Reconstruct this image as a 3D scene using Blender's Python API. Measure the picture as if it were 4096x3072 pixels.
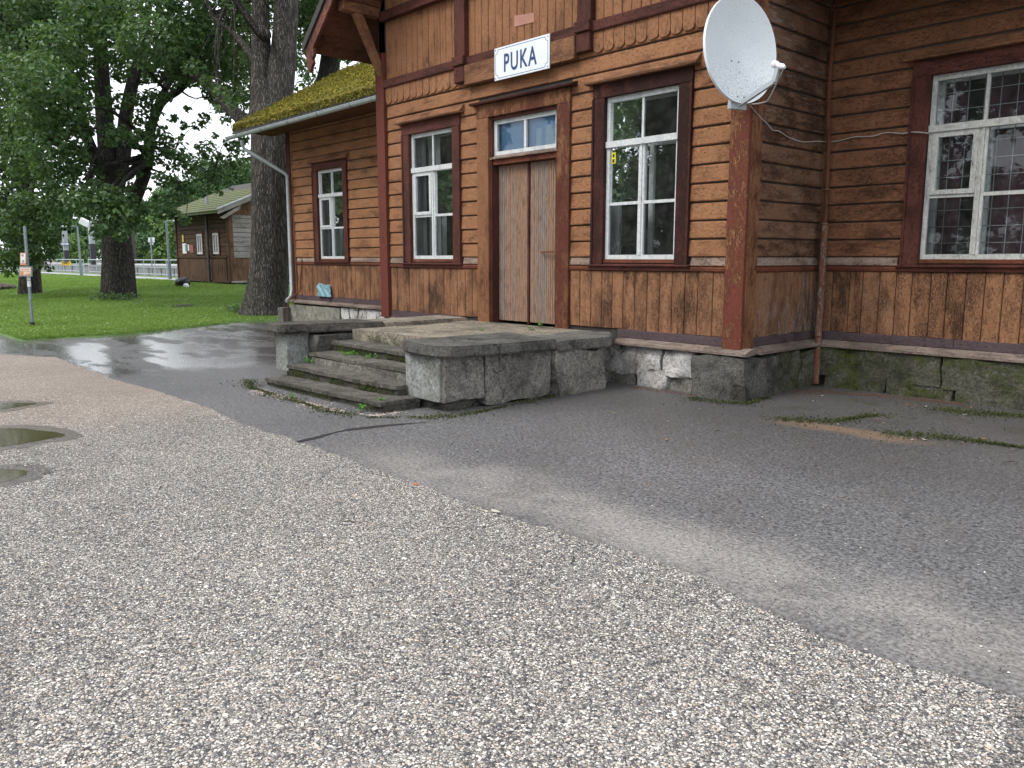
import bpy, bmesh, math, random
import numpy as np
from mathutils import Vector, Matrix
for o in list(bpy.data.objects): bpy.data.objects.remove(o)
random.seed(7); RNG=np.random.default_rng(11)
scene=bpy.context.scene; COL=scene.collection
R_=math.radians
# ------------------------------------------------------------------ camera
IMW,IMH=4096,3072
FPX=3243.6; YAW,PITCH,ROLL=0.8261,0.1545,-0.0005
CAM=np.array([5.0035,-8.1661,1.6])
_f=np.array([-math.sin(YAW)*math.cos(PITCH),math.cos(YAW)*math.cos(PITCH),-math.sin(PITCH)])
_r=np.array([math.cos(YAW),math.sin(YAW),0.]); _u=np.cross(_r,_f)
cr=math.cos(ROLL)*_r+math.sin(ROLL)*_u; cu=-math.sin(ROLL)*_r+math.cos(ROLL)*_u; cf=_f
cd=bpy.data.cameras.new('camera'); cam=bpy.data.objects.new('camera',cd); COL.objects.link(cam)
cd.sensor_width=36; cd.lens=FPX/IMW*36; cd.clip_start=0.05; cd.clip_end=3000
M=Matrix.Identity(4)
for i in range(3):
    M[i][0]=cr[i]; M[i][1]=cu[i]; M[i][2]=-cf[i]; M[i][3]=CAM[i]
cam.matrix_world=M; scene.camera=cam
def pray(px,py): return cr*((px-IMW/2)/FPX)-cu*((py-IMH/2)/FPX)+cf
def hit(px,py,ax,v):
    d=pray(px,py); return CAM+d*((v-CAM[ax])/d[ax])
def at(px,py,depth): return CAM+pray(px,py)*depth
# ------------------------------------------------------------------ sky, sun, exposure
SUN_EL,SUN_AZ=R_(52),R_(200)         # azimuth measured clockwise from +Y
w=bpy.data.worlds.new('World'); scene.world=w; w.use_nodes=True
nt=w.node_tree; nt.nodes.clear()
sky=nt.nodes.new('ShaderNodeTexSky'); sky.sky_type='NISHITA'; sky.sun_disc=False
sky.sun_elevation=SUN_EL; sky.sun_rotation=SUN_AZ; sky.dust_density=4; sky.air_density=1.2
mx=nt.nodes.new('ShaderNodeMix'); mx.data_type='RGBA'; mx.inputs[0].default_value=0.82
mx.inputs[7].default_value=(10.3,10.7,11.4,1)         # even overcast cloud
bgn=nt.nodes.new('ShaderNodeBackground'); bgn.inputs[1].default_value=0.11
wo=nt.nodes.new('ShaderNodeOutputWorld')
nt.links.new(sky.outputs[0],mx.inputs[6]); nt.links.new(mx.outputs[2],bgn.inputs[0]); nt.links.new(bgn.outputs[0],wo.inputs[0])
sl=bpy.data.lights.new('sun','SUN'); sl.energy=1.5; sl.angle=R_(25); sl.color=(1,.96,.9)
so=bpy.data.objects.new('sun',sl); COL.objects.link(so)
sd=Vector((math.sin(SUN_AZ)*math.cos(SUN_EL),math.cos(SUN_AZ)*math.cos(SUN_EL),math.sin(SUN_EL)))
so.rotation_euler=sd.to_track_quat('Z','Y').to_euler()
vs=scene.view_settings; vs.view_transform='Standard'; vs.look='None'; vs.exposure=0.75; vs.gamma=1; vs.use_curve_mapping=False
scene.render.engine='CYCLES'
scene.cycles.max_bounces=8; scene.cycles.transparent_max_bounces=16
# ------------------------------------------------------------------ material helpers
class NT:
    def __init__(s,name):
        s.m=bpy.data.materials.new(name); s.m.use_nodes=True; s.t=s.m.node_tree; s.t.nodes.clear()
        s.out=s.t.nodes.new('ShaderNodeOutputMaterial'); s.b=s.t.nodes.new('ShaderNodeBsdfPrincipled')
        s.t.links.new(s.b.outputs[0],s.out.inputs[0]); s.tc=s.t.nodes.new('ShaderNodeTexCoord')
        s.b.inputs['Roughness'].default_value=.8
    def put(s,sock,v):
        if isinstance(v,bpy.types.NodeSocket): s.t.links.new(v,sock)
        elif isinstance(v,(tuple,list)) and sock.type=='RGBA': sock.default_value=(*v[:3],1)
        else: sock.default_value=v
    def co(s,scale=(1,1,1),rot=(0,0,0),src=None):
        n=s.t.nodes.new('ShaderNodeMapping'); s.t.links.new(src or s.tc.outputs['Object'],n.inputs[0])
        n.inputs['Scale'].default_value=scale; n.inputs['Rotation'].default_value=rot; return n.outputs[0]
    def noise(s,scale,detail=4,rough=.6,vec=None,out=0,dist=0):
        n=s.t.nodes.new('ShaderNodeTexNoise'); s.t.links.new(vec or s.tc.outputs['Object'],n.inputs['Vector'])
        n.inputs['Scale'].default_value=scale; n.inputs['Detail'].default_value=detail; n.inputs['Roughness'].default_value=rough
        n.inputs['Distortion'].default_value=dist; return n.outputs[out]
    def vor(s,scale,vec=None,feat='F1',out='Distance',rand=1):
        n=s.t.nodes.new('ShaderNodeTexVoronoi'); n.feature=feat; s.t.links.new(vec or s.tc.outputs['Object'],n.inputs['Vector'])
        n.inputs['Scale'].default_value=scale; n.inputs['Randomness'].default_value=rand; return n.outputs[out]
    def ramp(s,fac,stops,interp='LINEAR'):
        n=s.t.nodes.new('ShaderNodeValToRGB'); s.put(n.inputs[0],fac); e=n.color_ramp.elements; n.color_ramp.interpolation=interp
        while len(e)<len(stops): e.new(.5)
        for el,(p,c) in zip(e,stops):
            el.position=p; el.color=(c,c,c,1) if not isinstance(c,(tuple,list)) else (*c[:3],1)
        return n.outputs[0]
    def mix(s,fac,a,b,mode='MIX'):
        n=s.t.nodes.new('ShaderNodeMix'); n.data_type='RGBA'; n.blend_type=mode
        s.put(n.inputs[0],fac); s.put(n.inputs[6],a); s.put(n.inputs[7],b); return n.outputs[2]
    def math(s,op,a,b=0.):
        n=s.t.nodes.new('ShaderNodeMath'); n.operation=op; s.put(n.inputs[0],a); s.put(n.inputs[1],b); return n.outputs[0]
    def rnd(s): return s.t.nodes.new('ShaderNodeObjectInfo').outputs['Random']
    def geo(s,n='Random Per Island'): return s.t.nodes.new('ShaderNodeNewGeometry').outputs[n]
    def sep(s,v):
        n=s.t.nodes.new('ShaderNodeSeparateXYZ'); s.t.links.new(v,n.inputs[0]); return n.outputs
    def bump(s,h,strength=.5,dist=.01):
        n=s.t.nodes.new('ShaderNodeBump'); n.inputs['Strength'].default_value=strength; n.inputs['Distance'].default_value=dist
        s.t.links.new(h,n.inputs['Height']); s.t.links.new(n.outputs[0],s.b.inputs['Normal']); return n
    def base(s,c): s.put(s.b.inputs['Base Color'],c)
    def set(s,**k):
        for a,v in k.items(): s.put(s.b.inputs[a.replace('_',' ')],v)
        return s
MAT={}
def paint(name,base,dark,under,grey,peel=.5,greyamt=.5,axis='x',fleck=.5,rough=.75):
    """old oil paint: alligatored, flaked along the grain down to brown and grey wood"""
    n=NT(name); P=n.tc.outputs['Object']; rnd=n.rnd()
    wv=n.t.nodes.new('ShaderNodeVectorMath'); wv.operation='MULTIPLY_ADD'; n.t.links.new(n.noise(9,3,.6,None,1),wv.inputs[0]); wv.inputs[1].default_value=(.05,.05,.05); n.t.links.new(P,wv.inputs[2]); W=wv.outputs[0]
    st={'x':(1.6,9,16),'y':(9,1.6,16),'z':(15,15,1.4)}[axis]; v=n.co(st,(0,0,0),W)
    big=n.noise(1.3,4,.62); mid=n.noise(5,6,.7,n.co({'x':(.5,1,1.6),'y':(1,.5,1.6),'z':(1.5,1.5,.5)}[axis],(0,0,0),W)); fine=n.noise(7,8,.75,v); streak=n.noise(26,4,.7,v); chip=n.noise(40,8,.72,n.co({'x':(.6,1,1.2),'y':(1,.6,1.2),'z':(1.2,1.2,.6)}[axis]))
    c=n.mix(n.ramp(big,[(.3,0),(.7,1)]),base,dark)
    c=n.mix(n.math('MULTIPLY',rnd,.5),c,(base[0]*.66,base[1]*.62,base[2]*.6))
    c=n.mix(n.math('MULTIPLY',n.ramp(streak,[(.42,0),(.6,1)]),.6),c,dark); c=n.mix(n.math('MULTIPLY',n.ramp(mid,[(.48,0),(.66,1)]),.55),c,(dark[0]*.6,dark[1]*.6,dark[2]*.65))
    c=n.mix(n.math('MULTIPLY',n.ramp(chip,[(.53,0),(.63,1)]),.5),c,(min(1,base[0]*1.25),min(1,base[1]*1.3),min(1,base[2]*1.5)))
    f=n.math('ADD',n.math('ADD',n.math('MULTIPLY',fine,.42),n.math('MULTIPLY',big,.25)),n.math('ADD',n.math('MULTIPLY',mid,.22),n.math('MULTIPLY',chip,.11)))
    pm=n.ramp(n.math('ADD',f,n.math('MULTIPLY',n.math('SUBTRACT',rnd,.5),.12)),[(.685-.22*peel,0),(.71-.22*peel,1)])
    c1=n.mix(n.ramp(streak,[(.38,0),(.62,1)]),under,(under[0]*.4,under[1]*.38,under[2]*.38))
    c=n.mix(pm,c,c1)
    gm=n.ramp(n.math('ADD',n.math('MULTIPLY',n.noise(2.3,8,.72,v),.7),n.math('MULTIPLY',n.noise(.9,3),.3)),[(.72-.3*greyamt,0),(.77-.28*greyamt,1)])
    gcol=n.mix(n.ramp(streak,[(.35,0),(.65,1)]),grey,(grey[0]*.4,grey[1]*.38,grey[2]*.36))
    c=n.mix(n.math('MULTIPLY',gm,n.ramp(chip,[(.3,.3),(.55,1)])),c,gcol)
    al=n.vor(1,n.co({'x':(22,60,60),'y':(60,22,60),'z':(58,58,34)}[axis],(0,0,0),W),'DISTANCE_TO_EDGE')
    am=n.math('MULTIPLY',n.ramp(al,[(.0,1),(.05+.11*fleck,0)]),n.ramp(n.math('ADD',n.math('MULTIPLY',mid,.6),n.math('MULTIPLY',big,.4)),[(.60-.26*fleck,0),(.70-.24*fleck,1)]))
    fl=n.math('MAXIMUM',am,n.math('MULTIPLY',n.ramp(chip,[(.37,1),(.43,0)]),.8*min(1,fleck+.3)))
    c=n.mix(n.math('MULTIPLY',fl,min(1,.45+.45*fleck)),c,(.03,.017,.012))
    n.base(c); n.set(Roughness=rough); n.b.inputs['Specular IOR Level'].default_value=.25
    h=n.math('SUBTRACT',n.math('ADD',n.math('MULTIPLY',chip,.5),n.math('MULTIPLY',streak,.3)),n.math('ADD',n.math('MULTIPLY',pm,.4),n.math('MULTIPLY',fl,.6)))
    n.bump(h,1,.014); MAT[name]=n.m; return n
OCH=(.355,.175,.082); OCD=(.238,.108,.05); UND=(.125,.06,.032); GRY=(.30,.265,.24)
paint('ochre_horizontal',OCH,OCD,UND,GRY,.36,.12,'x',.3)
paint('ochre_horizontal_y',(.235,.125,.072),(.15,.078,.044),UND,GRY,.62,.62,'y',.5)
paint('ochre_shaded',(.25,.114,.056),(.16,.07,.036),UND,GRY,.5,.3,'x',.5)  # browner ochre, darkened so the shade under the right eave is in the colour
paint('ochre_wainscot',(.33,.166,.083),(.225,.107,.055),(.13,.066,.036),GRY,.5,.45,'z',.62)
paint('ochre_wainscot_grey',(.27,.14,.075),(.19,.09,.045),(.16,.09,.055),(.34,.31,.29),.6,.66,'z',.5)
paint('ochre_gable',(.335,.164,.078),(.235,.108,.052),UND,GRY,.30,.05,'z',.35)
paint('ochre_beam',(.30,.15,.075),(.20,.09,.044),UND,GRY,.45,.2,'x',.5)
paint('red_trim_v',(.115,.036,.025),(.08,.026,.019),(.085,.026,.018),(.3,.19,.13),.45,.12,'z',.55)
paint('red_trim_h',(.115,.036,.025),(.08,.026,.019),(.085,.026,.018),(.3,.19,.13),.45,.12,'x',.5)
paint('red_rough',(.125,.035,.025),(.085,.024,.018),(.055,.017,.014),(.2,.1,.075),.8,.1,'z',1.)
paint('red_post_plain',(.16,.042,.027),(.12,.032,.021),(.34,.15,.06),(.3,.2,.12),.5,.2,'z',.2)
paint('red_post',(.17,.045,.028),(.13,.034,.022),(.40,.21,.09),(.40,.25,.13),.755,.32,'z',.1)
paint('red_ochre_frame',(.27,.13,.058),(.19,.08,.038),(.15,.042,.026),(.34,.22,.12),.72,.3,'z',.25)
paint('rail_paint',(.19,.06,.032),(.13,.04,.022),(.28,.12,.05),(.38,.33,.3),.5,.4,'x',.3)
paint('pale_sill',(.34,.27,.22),(.24,.16,.12),(.16,.08,.05),(.36,.34,.32),.5,.5,'x',.5)
paint('skirting_plum',(.10,.072,.078),(.075,.052,.055),(.12,.09,.08),(.17,.15,.15),.4,.3,'x',.15)
paint('ledge_wood',(.27,.22,.185),(.19,.145,.115),(.14,.10,.08),(.3,.28,.25),.5,.5,'x',.5)
paint('soffit_brown',(.16,.066,.033),(.11,.045,.025),(.09,.04,.025),(.2,.13,.1),.4,.1,'y',.4)
paint('barge_red',(.20,.075,.05),(.14,.05,.035),(.22,.13,.1),(.3,.25,.22),.5,.3,'z',.6)
paint('white_frame',(.66,.70,.70),(.58,.61,.60),(.40,.37,.33),(.46,.43,.39),.30,.05,'z',.0,.55)
paint('white_frame_old',(.56,.58,.54),(.44,.45,.42),(.28,.26,.22),(.34,.32,.28),.38,.15,'z',.1,.6)
paint('shed_brown',(.105,.058,.033),(.07,.038,.023),(.09,.045,.027),(.17,.13,.10),.45,.3,'x',.4)  # outbuilding front: brown darkened to hold the shade of tree and eave
paint('shed_brown_v',(.13,.07,.038),(.085,.045,.026),(.10,.05,.03),(.22,.17,.13),.5,.4,'z',.5)  # upright front boards, the same shade worked into their brown
paint('shed_grey',(.46,.43,.40),(.33,.30,.27),(.2,.13,.09),(.4,.38,.36),.4,.6,'y',.5)
paint('shed_gable',(.23,.125,.075),(.16,.09,.055),(.14,.07,.04),(.36,.32,.28),.5,.5,'z',.6)
# weathered ribbed door
n=NT('door_wood'); v=n.co((34,34,.8)); s1=n.noise(3,7,.75,v); s2=n.noise(9,5,.7,n.co((26,26,1.0))); s3=n.noise(40,4,.7,n.co((1,1,.12)))
rd=n.rnd(); c=n.mix(n.ramp(n.math('ADD',s1,n.math('MULTIPLY',n.math('SUBTRACT',rd,.5),.25)),[(.42,0),(.58,1)]),(.33,.19,.115),(.245,.205,.18)); c=n.mix(n.ramp(s3,[(.50,0),(.60,.8)]),c,(.14,.085,.06)); c=n.mix(n.ramp(s2,[(.54,0),(.64,1)]),c,(.045,.042,.044))
n.base(n.mix(n.ramp(n.noise(5,4,.6,n.co((9,9,.6))),[(.55,0),(.68,.6)]),c,(.36,.20,.12)))
n.bump(n.math('ADD',s1,s2),.8,.008); MAT['door_wood']=n.m
def simple(name,col,rough=.6,metal=0.,noise=.15,scale=8,bump=0):
    n=NT(name); k=n.noise(scale,5,.65)
    n.base(n.mix(n.ramp(k,[(.3,0),(.75,1)]),col,tuple(x*(1-noise*2) for x in col))); n.set(Roughness=rough,Metallic=metal)
    if bump: n.bump(k,bump,.01)
    MAT[name]=n.m; return n
simple('zinc',(.50,.56,.58),.42,.35,.12,5); simple('zinc_dark',(.12,.12,.12),.6,.4,.2)
simple('grille_grey',(.20,.21,.22),.6); simple('dark_iron',(.035,.032,.03),.6,.3); simple('rust',(.17,.07,.035),.8,.1,.3,30)
simple('interior_dark',(.05,.05,.052),.9); simple('black_plastic',(.015,.015,.016),.45); simple('white_plastic',(.75,.78,.82),.4,0,.05)
simple('curtain_white',(.55,.58,.58),.9,0,.1); simple('curtain_grey',(.26,.31,.31),.9,0,.15); simple('curtain_maroon',(.055,.010,.028),.9,0,.2)
simple('paint_blue',(.20,.47,.80),.6,0,.06); simple('blue_pale',(.45,.70,.88),.6,0,.04)
simple('cable_white',(.42,.40,.37),.6,0,.2); simple('yellow_label',(.80,.72,.03),.5,0,.05); simple('sign_blue',(.022,.05,.16),.35,0,.1)
simple('enamel_white',(.74,.79,.84),.25,0,.05,3); simple('paper_white',(.72,.73,.72),.7,0,.05); simple('paper_orange',(.62,.28,.12),.6,0,.2)
simple('paper_cream',(.70,.55,.44),.6,0,.1); simple('paper_red',(.4,.12,.11),.6,0,.4,18); simple('paper_yellow',(.75,.62,.12),.6); simple('paper_blue',(.12,.22,.36),.6,0,.3,20)
simple('ink',(.12,.13,.16),.8); simple('pole_steel',(.22,.27,.29),.5,.4,.2,10); simple('railing_steel',(.46,.51,.55),.45,.3,.1)
simple('lamp_white',(.75,.78,.8),.4); simple('pylon_concrete',(.42,.43,.48),.8,0,.2); simple('pylon_black',(.03,.03,.04),.6)
simple('board_yellow',(.80,.50,.01),.5,0,.05); simple('timber_dark',(.05,.045,.04),.8,0,.3); simple('path_concrete',(.36,.36,.37),.85,0,.15)
simple('platform_concrete',(.27,.28,.30),.85,0,.25,3); simple('bag_blue',(.20,.36,.42),.25,0,.2,14,.5); simple('peel_pink',(.42,.21,.16),.8,0,.15)
simple('leaf_orange',(.42,.15,.05),.8,0,.2); simple('leaf_yellow',(.5,.45,.08),.8,0,.2); simple('leaf_pale',(.5,.46,.38),.8,0,.2); simple('twig',(.05,.035,.025),.9)
# satellite dish paint with drip spots towards the lower rim
n=NT('dish_paint'); z=n.sep(n.tc.outputs['Object'])[2]
sp=n.ramp(n.noise(95,2,.5),[(.60,0),(.66,1)]); lo=n.ramp(z,[(0.,1),(.35,.9),(.5,.0)])
low=n.t.nodes.new('ShaderNodeMapRange'); n.put(low.inputs[0],z); low.inputs[1].default_value=-.5; low.inputs[2].default_value=0.02; low.inputs[3].default_value=1; low.inputs[4].default_value=0
sp2=n.ramp(n.math('ADD',n.noise(120,2,.5),n.math('MULTIPLY',low.outputs[0],.12)),[(.66,0),(.70,1)])
n.base(n.mix(n.math('MULTIPLY',sp2,.85),n.mix(n.ramp(n.noise(3,3),[(.3,0),(.8,1)]),(.70,.75,.77),(.62,.67,.70)),(.07,.09,.09))); n.set(Roughness=.32); MAT['dish_paint']=n.m
# window glass: clear pane with mirror reflection by angle
def glass(name,tint=(.86,.9,.9),dirt=.06):
    n=NT(name); t=n.t; tr=t.nodes.new('ShaderNodeBsdfTransparent'); tr.inputs[0].default_value=(*tint,1)
    gl=t.nodes.new('ShaderNodeBsdfGlossy'); gl.inputs['Roughness'].default_value=.015; gl.inputs[0].default_value=(.92,.96,1,1)
    fr=t.nodes.new('ShaderNodeFresnel'); fr.inputs[0].default_value=1.56
    bp=t.nodes.new('ShaderNodeBump'); bp.inputs['Strength'].default_value=.12; bp.inputs['Distance'].default_value=.004; t.links.new(n.noise(5,2,.5,n.co((1,1,1.6))),bp.inputs['Height']); t.links.new(bp.outputs[0],gl.inputs['Normal'])
    a=t.nodes.new('ShaderNodeMixShader'); t.links.new(fr.outputs[0],a.inputs[0]); t.links.new(tr.outputs[0],a.inputs[1]); t.links.new(gl.outputs[0],a.inputs[2])
    df=t.nodes.new('ShaderNodeBsdfDiffuse'); df.inputs[0].default_value=(.4,.42,.4,1)
    b=t.nodes.new('ShaderNodeMixShader'); t.links.new(n.ramp(n.noise(7,5,.7),[(.4,dirt*.3),(.8,dirt*1.4)]),b.inputs[0]); t.links.new(a.outputs[0],b.inputs[1]); t.links.new(df.outputs[0],b.inputs[2])
    t.links.new(b.outputs[0],n.out.inputs[0]); MAT[name]=n.m
glass('glass')
# stone and concrete
def stone(name,a,b,dark,moss=0.,scale=6,bumps=.9,crack=.32):
    n=NT(name); rnd=n.rnd(); wv=n.t.nodes.new('ShaderNodeVectorMath'); wv.operation='MULTIPLY_ADD'; n.t.links.new(n.noise(4,6,.7,None,1),wv.inputs[0]); wv.inputs[1].default_value=(.35,.35,.35); n.t.links.new(n.tc.outputs['Object'],wv.inputs[2]); W=wv.outputs[0]
    k=n.noise(scale,10,.74); g=n.noise(scale*6,8,.8); st=n.noise(1.8,6,.7)
    c=n.mix(n.ramp(k,[(.38,0),(.62,1)]),a,b); c=n.mix(n.ramp(g,[(.50,0),(.62,.9)]),c,dark); c=n.mix(n.ramp(g,[(.36,.7),(.44,0)]),c,tuple(min(.8,x*1.9) for x in a))
    c=n.mix(n.ramp(st,[(.48,0),(.66,.75)]),c,dark); c=n.mix(n.math('MULTIPLY',rnd,.3),c,dark)
    ck=n.ramp(n.vor(3.2,W,'DISTANCE_TO_EDGE'),[(0,1),(.035,0)]); ck=n.math('MULTIPLY',ck,n.ramp(n.noise(1.3,3),[(.5,0),(.56,1)])); c=n.mix(n.math('MULTIPLY',ck,crack),c,(.012,.011,.01))
    if moss:
        mm=n.ramp(n.math('ADD',n.noise(2.6,10,.78),n.math('MULTIPLY',n.noise(40,4,.7),.22)),[(.78-.27*moss,0),(.86-.27*moss,1)])
        c=n.mix(n.math('MULTIPLY',mm,.85),c,n.mix(n.ramp(n.noise(22,5,.75),[(.35,0),(.65,1)]),(.022,.032,.010),(.085,.10,.022)))
    n.base(c); n.set(Roughness=.92); n.b.inputs['Specular IOR Level'].default_value=.2
    n.bump(n.math('SUBTRACT',n.math('ADD',k,n.math('MULTIPLY',g,.7)),n.math('MULTIPLY',ck,.6)),bumps,.04); MAT[name]=n.m
stone('granite_dark',(.20,.19,.17),(.10,.097,.088),(.03,.03,.026),.25,7)
stone('stone_grey',(.31,.295,.26),(.17,.16,.142),(.045,.042,.038),.15,6)
stone('limestone_white',(.74,.72,.69),(.50,.485,.46),(.13,.12,.105),.0,5,1.,1.)
stone('stone_mossy',(.15,.145,.115),(.08,.08,.06),(.022,.024,.018),.72,5)
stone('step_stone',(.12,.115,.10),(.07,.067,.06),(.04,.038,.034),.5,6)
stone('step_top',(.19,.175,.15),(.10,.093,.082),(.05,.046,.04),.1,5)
stone('slab_dark',(.23,.222,.20),(.125,.12,.11),(.035,.034,.03),.2,9)
stone('plaster_pale',(.33,.35,.34),(.22,.235,.225),(.10,.09,.07),.25,4,.5)
stone('concrete_moss',(.27,.26,.22),(.2,.195,.165),(.10,.10,.075),.35,2.2,.4)
stone('landing_stone',(.38,.33,.25),(.2,.18,.15),(.07,.062,.05),.15,4,.5)
# asphalt: damp, stained, dusty along the edge of the chippings, wet films further off
n=NT('asphalt'); P=n.tc.outputs['Object']; xyz=n.sep(P)
fine=n.noise(42,4,.7); sp=n.noise(26,4,.7); big=n.noise(.55,5,.62); mid=n.noise(2.3,5,.65)
c=n.mix(n.ramp(fine,[(.38,0),(.62,1)]),(.042,.0415,.044),(.225,.222,.225))
c=n.mix(n.ramp(sp,[(.63,0),(.67,1)]),c,(.34,.33,.32)); c=n.mix(n.ramp(sp,[(.38,.9),(.43,0)]),c,(.016,.016,.018)); c=n.mix(n.math('MULTIPLY',n.ramp(n.noise(9,6,.75),[(.4,0),(.62,1)]),.35),c,(.04,.039,.041))
c=n.mix(n.math('MULTIPLY',n.ramp(big,[(.40,0),(.66,1)]),.30),c,(.04,.039,.04))
c=n.mix(n.math('MULTIPLY',n.ramp(mid,[(.5,0),(.72,1)]),.25),c,(.15,.12,.09))
def band(n,sock,a,b,c_,d):
    r1=n.t.nodes.new('ShaderNodeMapRange'); n.put(r1.inputs[0],sock); r1.inputs[1].default_value=a; r1.inputs[2].default_value=b; r1.interpolation_type='SMOOTHSTEP'
    r2=n.t.nodes.new('ShaderNodeMapRange'); n.put(r2.inputs[0],sock); r2.inputs[1].default_value=c_; r2.inputs[2].default_value=d; r2.inputs[3].default_value=1; r2.inputs[4].default_value=0; r2.interpolation_type='SMOOTHSTEP'
    return n.math('MULTIPLY',r1.outputs[0],r2.outputs[0])
wob=n.math('ADD',xyz[1],n.math('MULTIPLY',n.math('SUBTRACT',n.noise(.8,3),.5),.9))
dust=n.math('MULTIPLY',band(n,wob,-5.1,-4.6,-4.5,-3.9),n.ramp(n.noise(1.4,8,.75),[(.36,.25),(.56,1)]))
dust=n.math('MULTIPLY',dust,band(n,n.math('ADD',xyz[0],n.math('MULTIPLY',n.noise(1.2,3),.8)),-1.0,1.0,60,61))
c=n.mix(n.math('MULTIPLY',dust,.75),c,n.mix(n.ramp(fine,[(.3,0),(.7,1)]),(.13,.118,.108),(.42,.39,.36)))
damp=band(n,n.math('ADD',xyz[1],n.math('MULTIPLY',n.noise(1.0,4),1.6)),-2.6,-.4,50,51)
c=n.mix(n.math('MULTIPLY',damp,.42),c,(.03,.028,.026))
sand=n.math('MULTIPLY',band(n,xyz[0],.7,1.3,2.0,2.6),band(n,n.math('ADD',xyz[1],n.math('MULTIPLY',n.noise(2.5,3),.3)),-.95,-.72,-.6,-.45))
c=n.mix(n.math('MULTIPLY',sand,.5),c,(.25,.16,.09))
moss=n.math('MULTIPLY',n.ramp(n.math('ADD',n.noise(1.9,6,.7),n.math('MULTIPLY',n.noise(24,3),.15)),[(.60,0),(.69,1)]),band(n,xyz[1],-1.0,.2,3,4))
c=n.mix(n.math('MULTIPLY',moss,.5),c,(.04,.042,.018)); n.base(c)
west=band(n,n.math('ADD',xyz[0],n.math('MULTIPLY',n.noise(.6,3),1.4)),-40,-39,-6.6,-5.2)
strips=n.ramp(n.noise(1.0,4,.55,n.co((.55,1.5,1),(0,0,R_(35)))),[(.40,0),(.54,1)])
wet=n.math('MULTIPLY',west,n.math('ADD',n.math('MULTIPLY',strips,.85),.12))
n.put(n.b.inputs['Roughness'],n.ramp(wet,[(0,.50),(.35,.34),(.85,.16)]))
hb=n.math('ADD',n.math('MULTIPLY',fine,.5),n.math('MULTIPLY',sp,.8)); bp=n.bump(hb,.6,.006)
n.put(bp.inputs['Strength'],n.ramp(wet,[(0,.8),(.5,.2),(.9,0.03)])); MAT['asphalt']=n.m
# rolled chippings
def chip_colour(n,r,big):
    return n.ramp(r,[(0,(.04,.042,.05)),(.13,(.11,.112,.125)),(.28,(.24,.23,.225)),(.43,(.44,.415,.385)),(.55,(.30,.28,.26)),(.68,(.62,.59,.545)),(.79,(.45,.35,.26)),(.88,(.70,.67,.625)),(1,(.80,.775,.73))])
def chip_mat(name,wet):
    n=NT(name); v=n.tc.outputs['Object']; vv=n.co((90,90,90))
    cell=n.t.nodes.new('ShaderNodeTexVoronoi'); n.t.links.new(vv,cell.inputs[0]); cell.inputs['Scale'].default_value=1
    ed=n.t.nodes.new('ShaderNodeTexVoronoi'); ed.feature='DISTANCE_TO_EDGE'; n.t.links.new(vv,ed.inputs[0]); ed.inputs['Scale'].default_value=1
    r=n.sep(cell.outputs['Color'])[0]; big=n.noise(.5,5,.65); md=n.noise(2.2,7,.72)
    c=chip_colour(n,r,big); c=n.mix(n.ramp(ed.outputs[0],[(.02,1),(.14,0)]),c,(.055,.054,.054))
    c=n.mix(n.math('MULTIPLY',n.ramp(big,[(.40,0),(.62,1)]),.55),c,(.66,.66,.68),'MULTIPLY'); c=n.mix(n.math('MULTIPLY',n.ramp(md,[(.46,0),(.64,1)]),.55),c,(.70,.68,.66),'MULTIPLY')
    xyz=n.sep(v); tan=band(n,n.math('ADD',xyz[0],n.math('MULTIPLY',n.noise(.8,3),2.)),-60,-50,-3.4,-1.2)
    c=n.mix(n.math('MULTIPLY',tan,.35),c,(.38,.29,.225)); c=n.mix(1,c,(1,.98,.95),'MULTIPLY')
    if wet: c=n.mix(1,c,(.42,.40,.36),'MULTIPLY')
    n.base(c); n.set(Roughness=.35 if wet else .8); n.bump(n.ramp(ed.outputs[0],[(0,0),(.3,1)]),.9,.006); MAT[name]=n.m
chip_mat('chippings',False); chip_mat('chippings_wet',True)
n=NT('loose_chips'); n.base(n.mix(1,n.mix(.1,chip_colour(n,n.geo(),None),(.2,.2,.2)),(1,.98,.95),'MULTIPLY')); n.set(Roughness=.75); MAT['loose_chips']=n.m
n=NT('grit'); n.base(n.ramp(n.geo(),[(0,(.02,.02,.022)),(.6,(.10,.10,.10)),(.9,(.2,.19,.18)),(1,(.38,.36,.34))])); MAT['grit']=n.m
n=NT('pebbles'); n.base(n.mix(n.ramp(n.geo(),[(.3,0),(.9,1)]),(.2,.16,.13),(.55,.47,.42))); MAT['pebbles']=n.m
n=NT('puddle_water'); n.base(n.mix(n.ramp(n.noise(14,4),[(.3,0),(.7,1)]),(.075,.067,.035),(.055,.05,.027))); n.set(Roughness=.08); n.b.inputs['IOR'].default_value=1.33; MAT['puddle_water']=n.m
n=NT('lawn_soil'); k=n.noise(1.2,5); n.base(n.mix(n.ramp(k,[(.3,0),(.7,1)]),(.06,.12,.024),(.10,.18,.035))); n.bump(n.noise(30,4),.8,.03); MAT['lawn_soil']=n.m
simple('earth',(.09,.075,.055),.95,0,.3,4,.5)
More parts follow.
